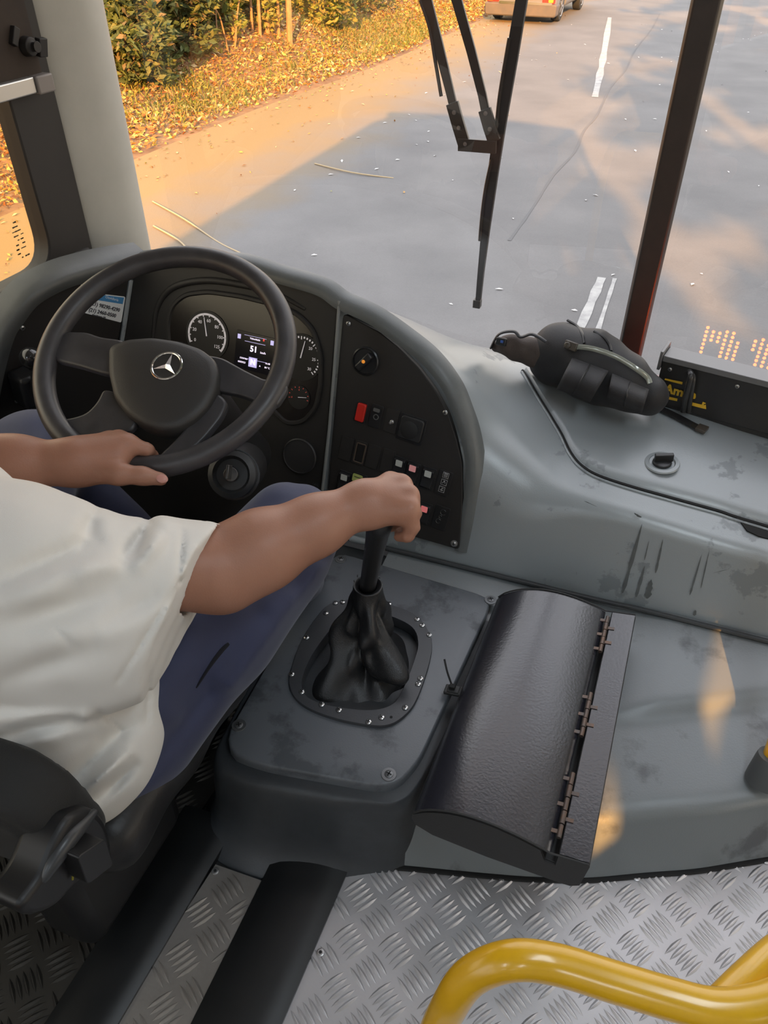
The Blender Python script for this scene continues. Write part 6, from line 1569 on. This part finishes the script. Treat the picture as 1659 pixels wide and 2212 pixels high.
mb = MB(); P = smooth_path([march(q, trou_fn, 1.0, 1.6, .0005) for q in ((494, 1390), (478, 1405), (452, 1440), (424, 1486))], 5); n_ = len(P)
tube(mb, P, [.0012+.0042*math.sin(PI*min(1, (i+1)/n_))**.7*(1-i/n_*.7) for i in range(n_)], 6); mb.build('pocket_opening', mat('pocket_dark', (.004, .004, .008), .9), man)
for a_ in (ankR, ankL):
    sdf_obj('shoe', lambda P, a_=a_: np.maximum(smin(sd_capsule(P, a_+A(0, -.03, -.035), a_+A(0, .17, -.055), .05, .042), sd_capsule(P, a_, a_+A(0, .02, -.03), .05, .05), .03), .004-P[:, 2]),
            a_+A(-.1, -.12, -.12), a_+A(.1, .26, .08), .008, mat('shoe_black', (.015, .015, .015), .35), man)
# ================================================================== TREES THAT SHADE THE ROAD, SUN, SKY, ADDED FILL LAMPS, CAMERA
CLEAR = [(A(.28, 1.24, .19), .42), (A(.14, .88, .10), .38), (A(.45, 1.42, .42), .3)]
for (x, y, h, r, n, lb) in ((7.2, -11, 9.0, 3.0, 9000, 'shade tree right of the bus, nearest of the row'), (8.4, -4.0, 9.5, 3.0, 9000, 'shade tree with round crown right of the road'),
        (6.8, 2.5, 9.0, 2.9, 9000, 'shade tree right of the road beside the bus front'), (8.0, 9, 10, 3.3, 9000, 'shade tree right of the road ahead of the bus'), (11.2, -16, 12, 3.6, 9000, 'tall shade tree far behind the bus on the right')):
    tree(x, y, h, r, n, lb, CLEAR)
def sun(dirv, col, st, ang):
    l = bpy.data.lights.new('sun', 'SUN'); l.color = col; l.energy = st; l.angle = math.radians(ang)
    o = bpy.data.objects.new('sun', l); COL.objects.link(o); o.rotation_euler = Vector(tuple(dirv)).to_track_quat('-Z', 'Y').to_euler(); return o
sun(SUN_T, (1.0, .48, .12), SUN_E, .55)
w = bpy.data.worlds.new('sky'); SC.world = w; w.use_nodes = True; nt = w.node_tree; bg = nt.nodes['Background']
tc = nt.nodes.new('ShaderNodeTexCoord'); sx = nt.nodes.new('ShaderNodeSeparateXYZ'); rp = nt.nodes.new('ShaderNodeValToRGB')
nt.links.new(tc.outputs['Generated'], sx.inputs[0]); nt.links.new(sx.outputs['Z'], rp.inputs['Fac']); nt.links.new(rp.outputs['Color'], bg.inputs['Color'])
cr = rp.color_ramp; cr.elements[0].position = 0.0; cr.elements[0].color = (1.0, .86, .68, 1); cr.elements[1].position = .8; cr.elements[1].color = (.90, .92, 1.0, 1)
e = cr.elements.new(.22); e.color = (1.0, .955, .91, 1)
bg.inputs['Strength'].default_value = SKY_E
# fill lamps added under the unseen ceiling to brighten the cab
M_FILL = mat('fill_diffuser', (.8, .8, .8), .5, emit=(.84, .93, 1.0), estr=FILL_E*1.2)
for k, (x, y) in enumerate(((.55, .45), (.55, -1.6), (-.75, -1.6), (.55, -4.2), (-.75, -4.2))):
    t = thing('fill_lamp', ['added fill lamp nearest the windscreen above the aisle', 'second added fill lamp on the right side', 'second added fill lamp on the left side', 'rear added fill lamp on the right side', 'rear added fill lamp on the left side'][k], 'lamp', (x, y, 2.2), 'added fill lamps under the ceiling')
    mb = MB(); box(mb, A(x, y, 2.235), np.eye(3), (.13, .45, .03)); mb.build('housing', M_INL, t, bevel=.01)
    mb = MB(); box(mb, A(x, y, 2.2), np.eye(3), (.11, .43, .006)); mb.build('diffuser', M_FILL, t, bevel=.003)
    l = bpy.data.lights.new('fill_light', 'AREA'); l.shape = 'RECTANGLE'; l.size = .22; l.size_y = .86; l.energy = FILL_E*(2.2 if k else 2.2); l.color = (.80, .91, 1.0)
    o = bpy.data.objects.new('fill_light', l); COL.objects.link(o); o.location = (x, y, 2.185)
cam = bpy.data.cameras.new('camera'); co = bpy.data.objects.new('camera', cam); COL.objects.link(co)
cam.sensor_fit = 'HORIZONTAL'; cam.sensor_width = 36.0; cam.lens = 36.0*FPX/1659.0; cam.clip_start = .02; cam.clip_end = 400
Rm = Matrix(((CR[0], CU[0], -CD[0], 0), (CR[1], CU[1], -CD[1], 0), (CR[2], CU[2], -CD[2], CAMH), (0, 0, 0, 1)))
co.matrix_world = Rm
SC.camera = co
vs = SC.view_settings; vs.view_transform = 'Standard'; vs.look = 'None'; vs.gamma = 1.0; vs.exposure = EXPOSURE
try: vs.use_curve_mapping = False
except Exception: pass
SC.cycles.max_bounces = 8; SC.cycles.transparent_max_bounces = 12; SC.cycles.caustics_reflective = False; SC.cycles.caustics_refractive = False
SC.cycles.sample_clamp_indirect = 6.0
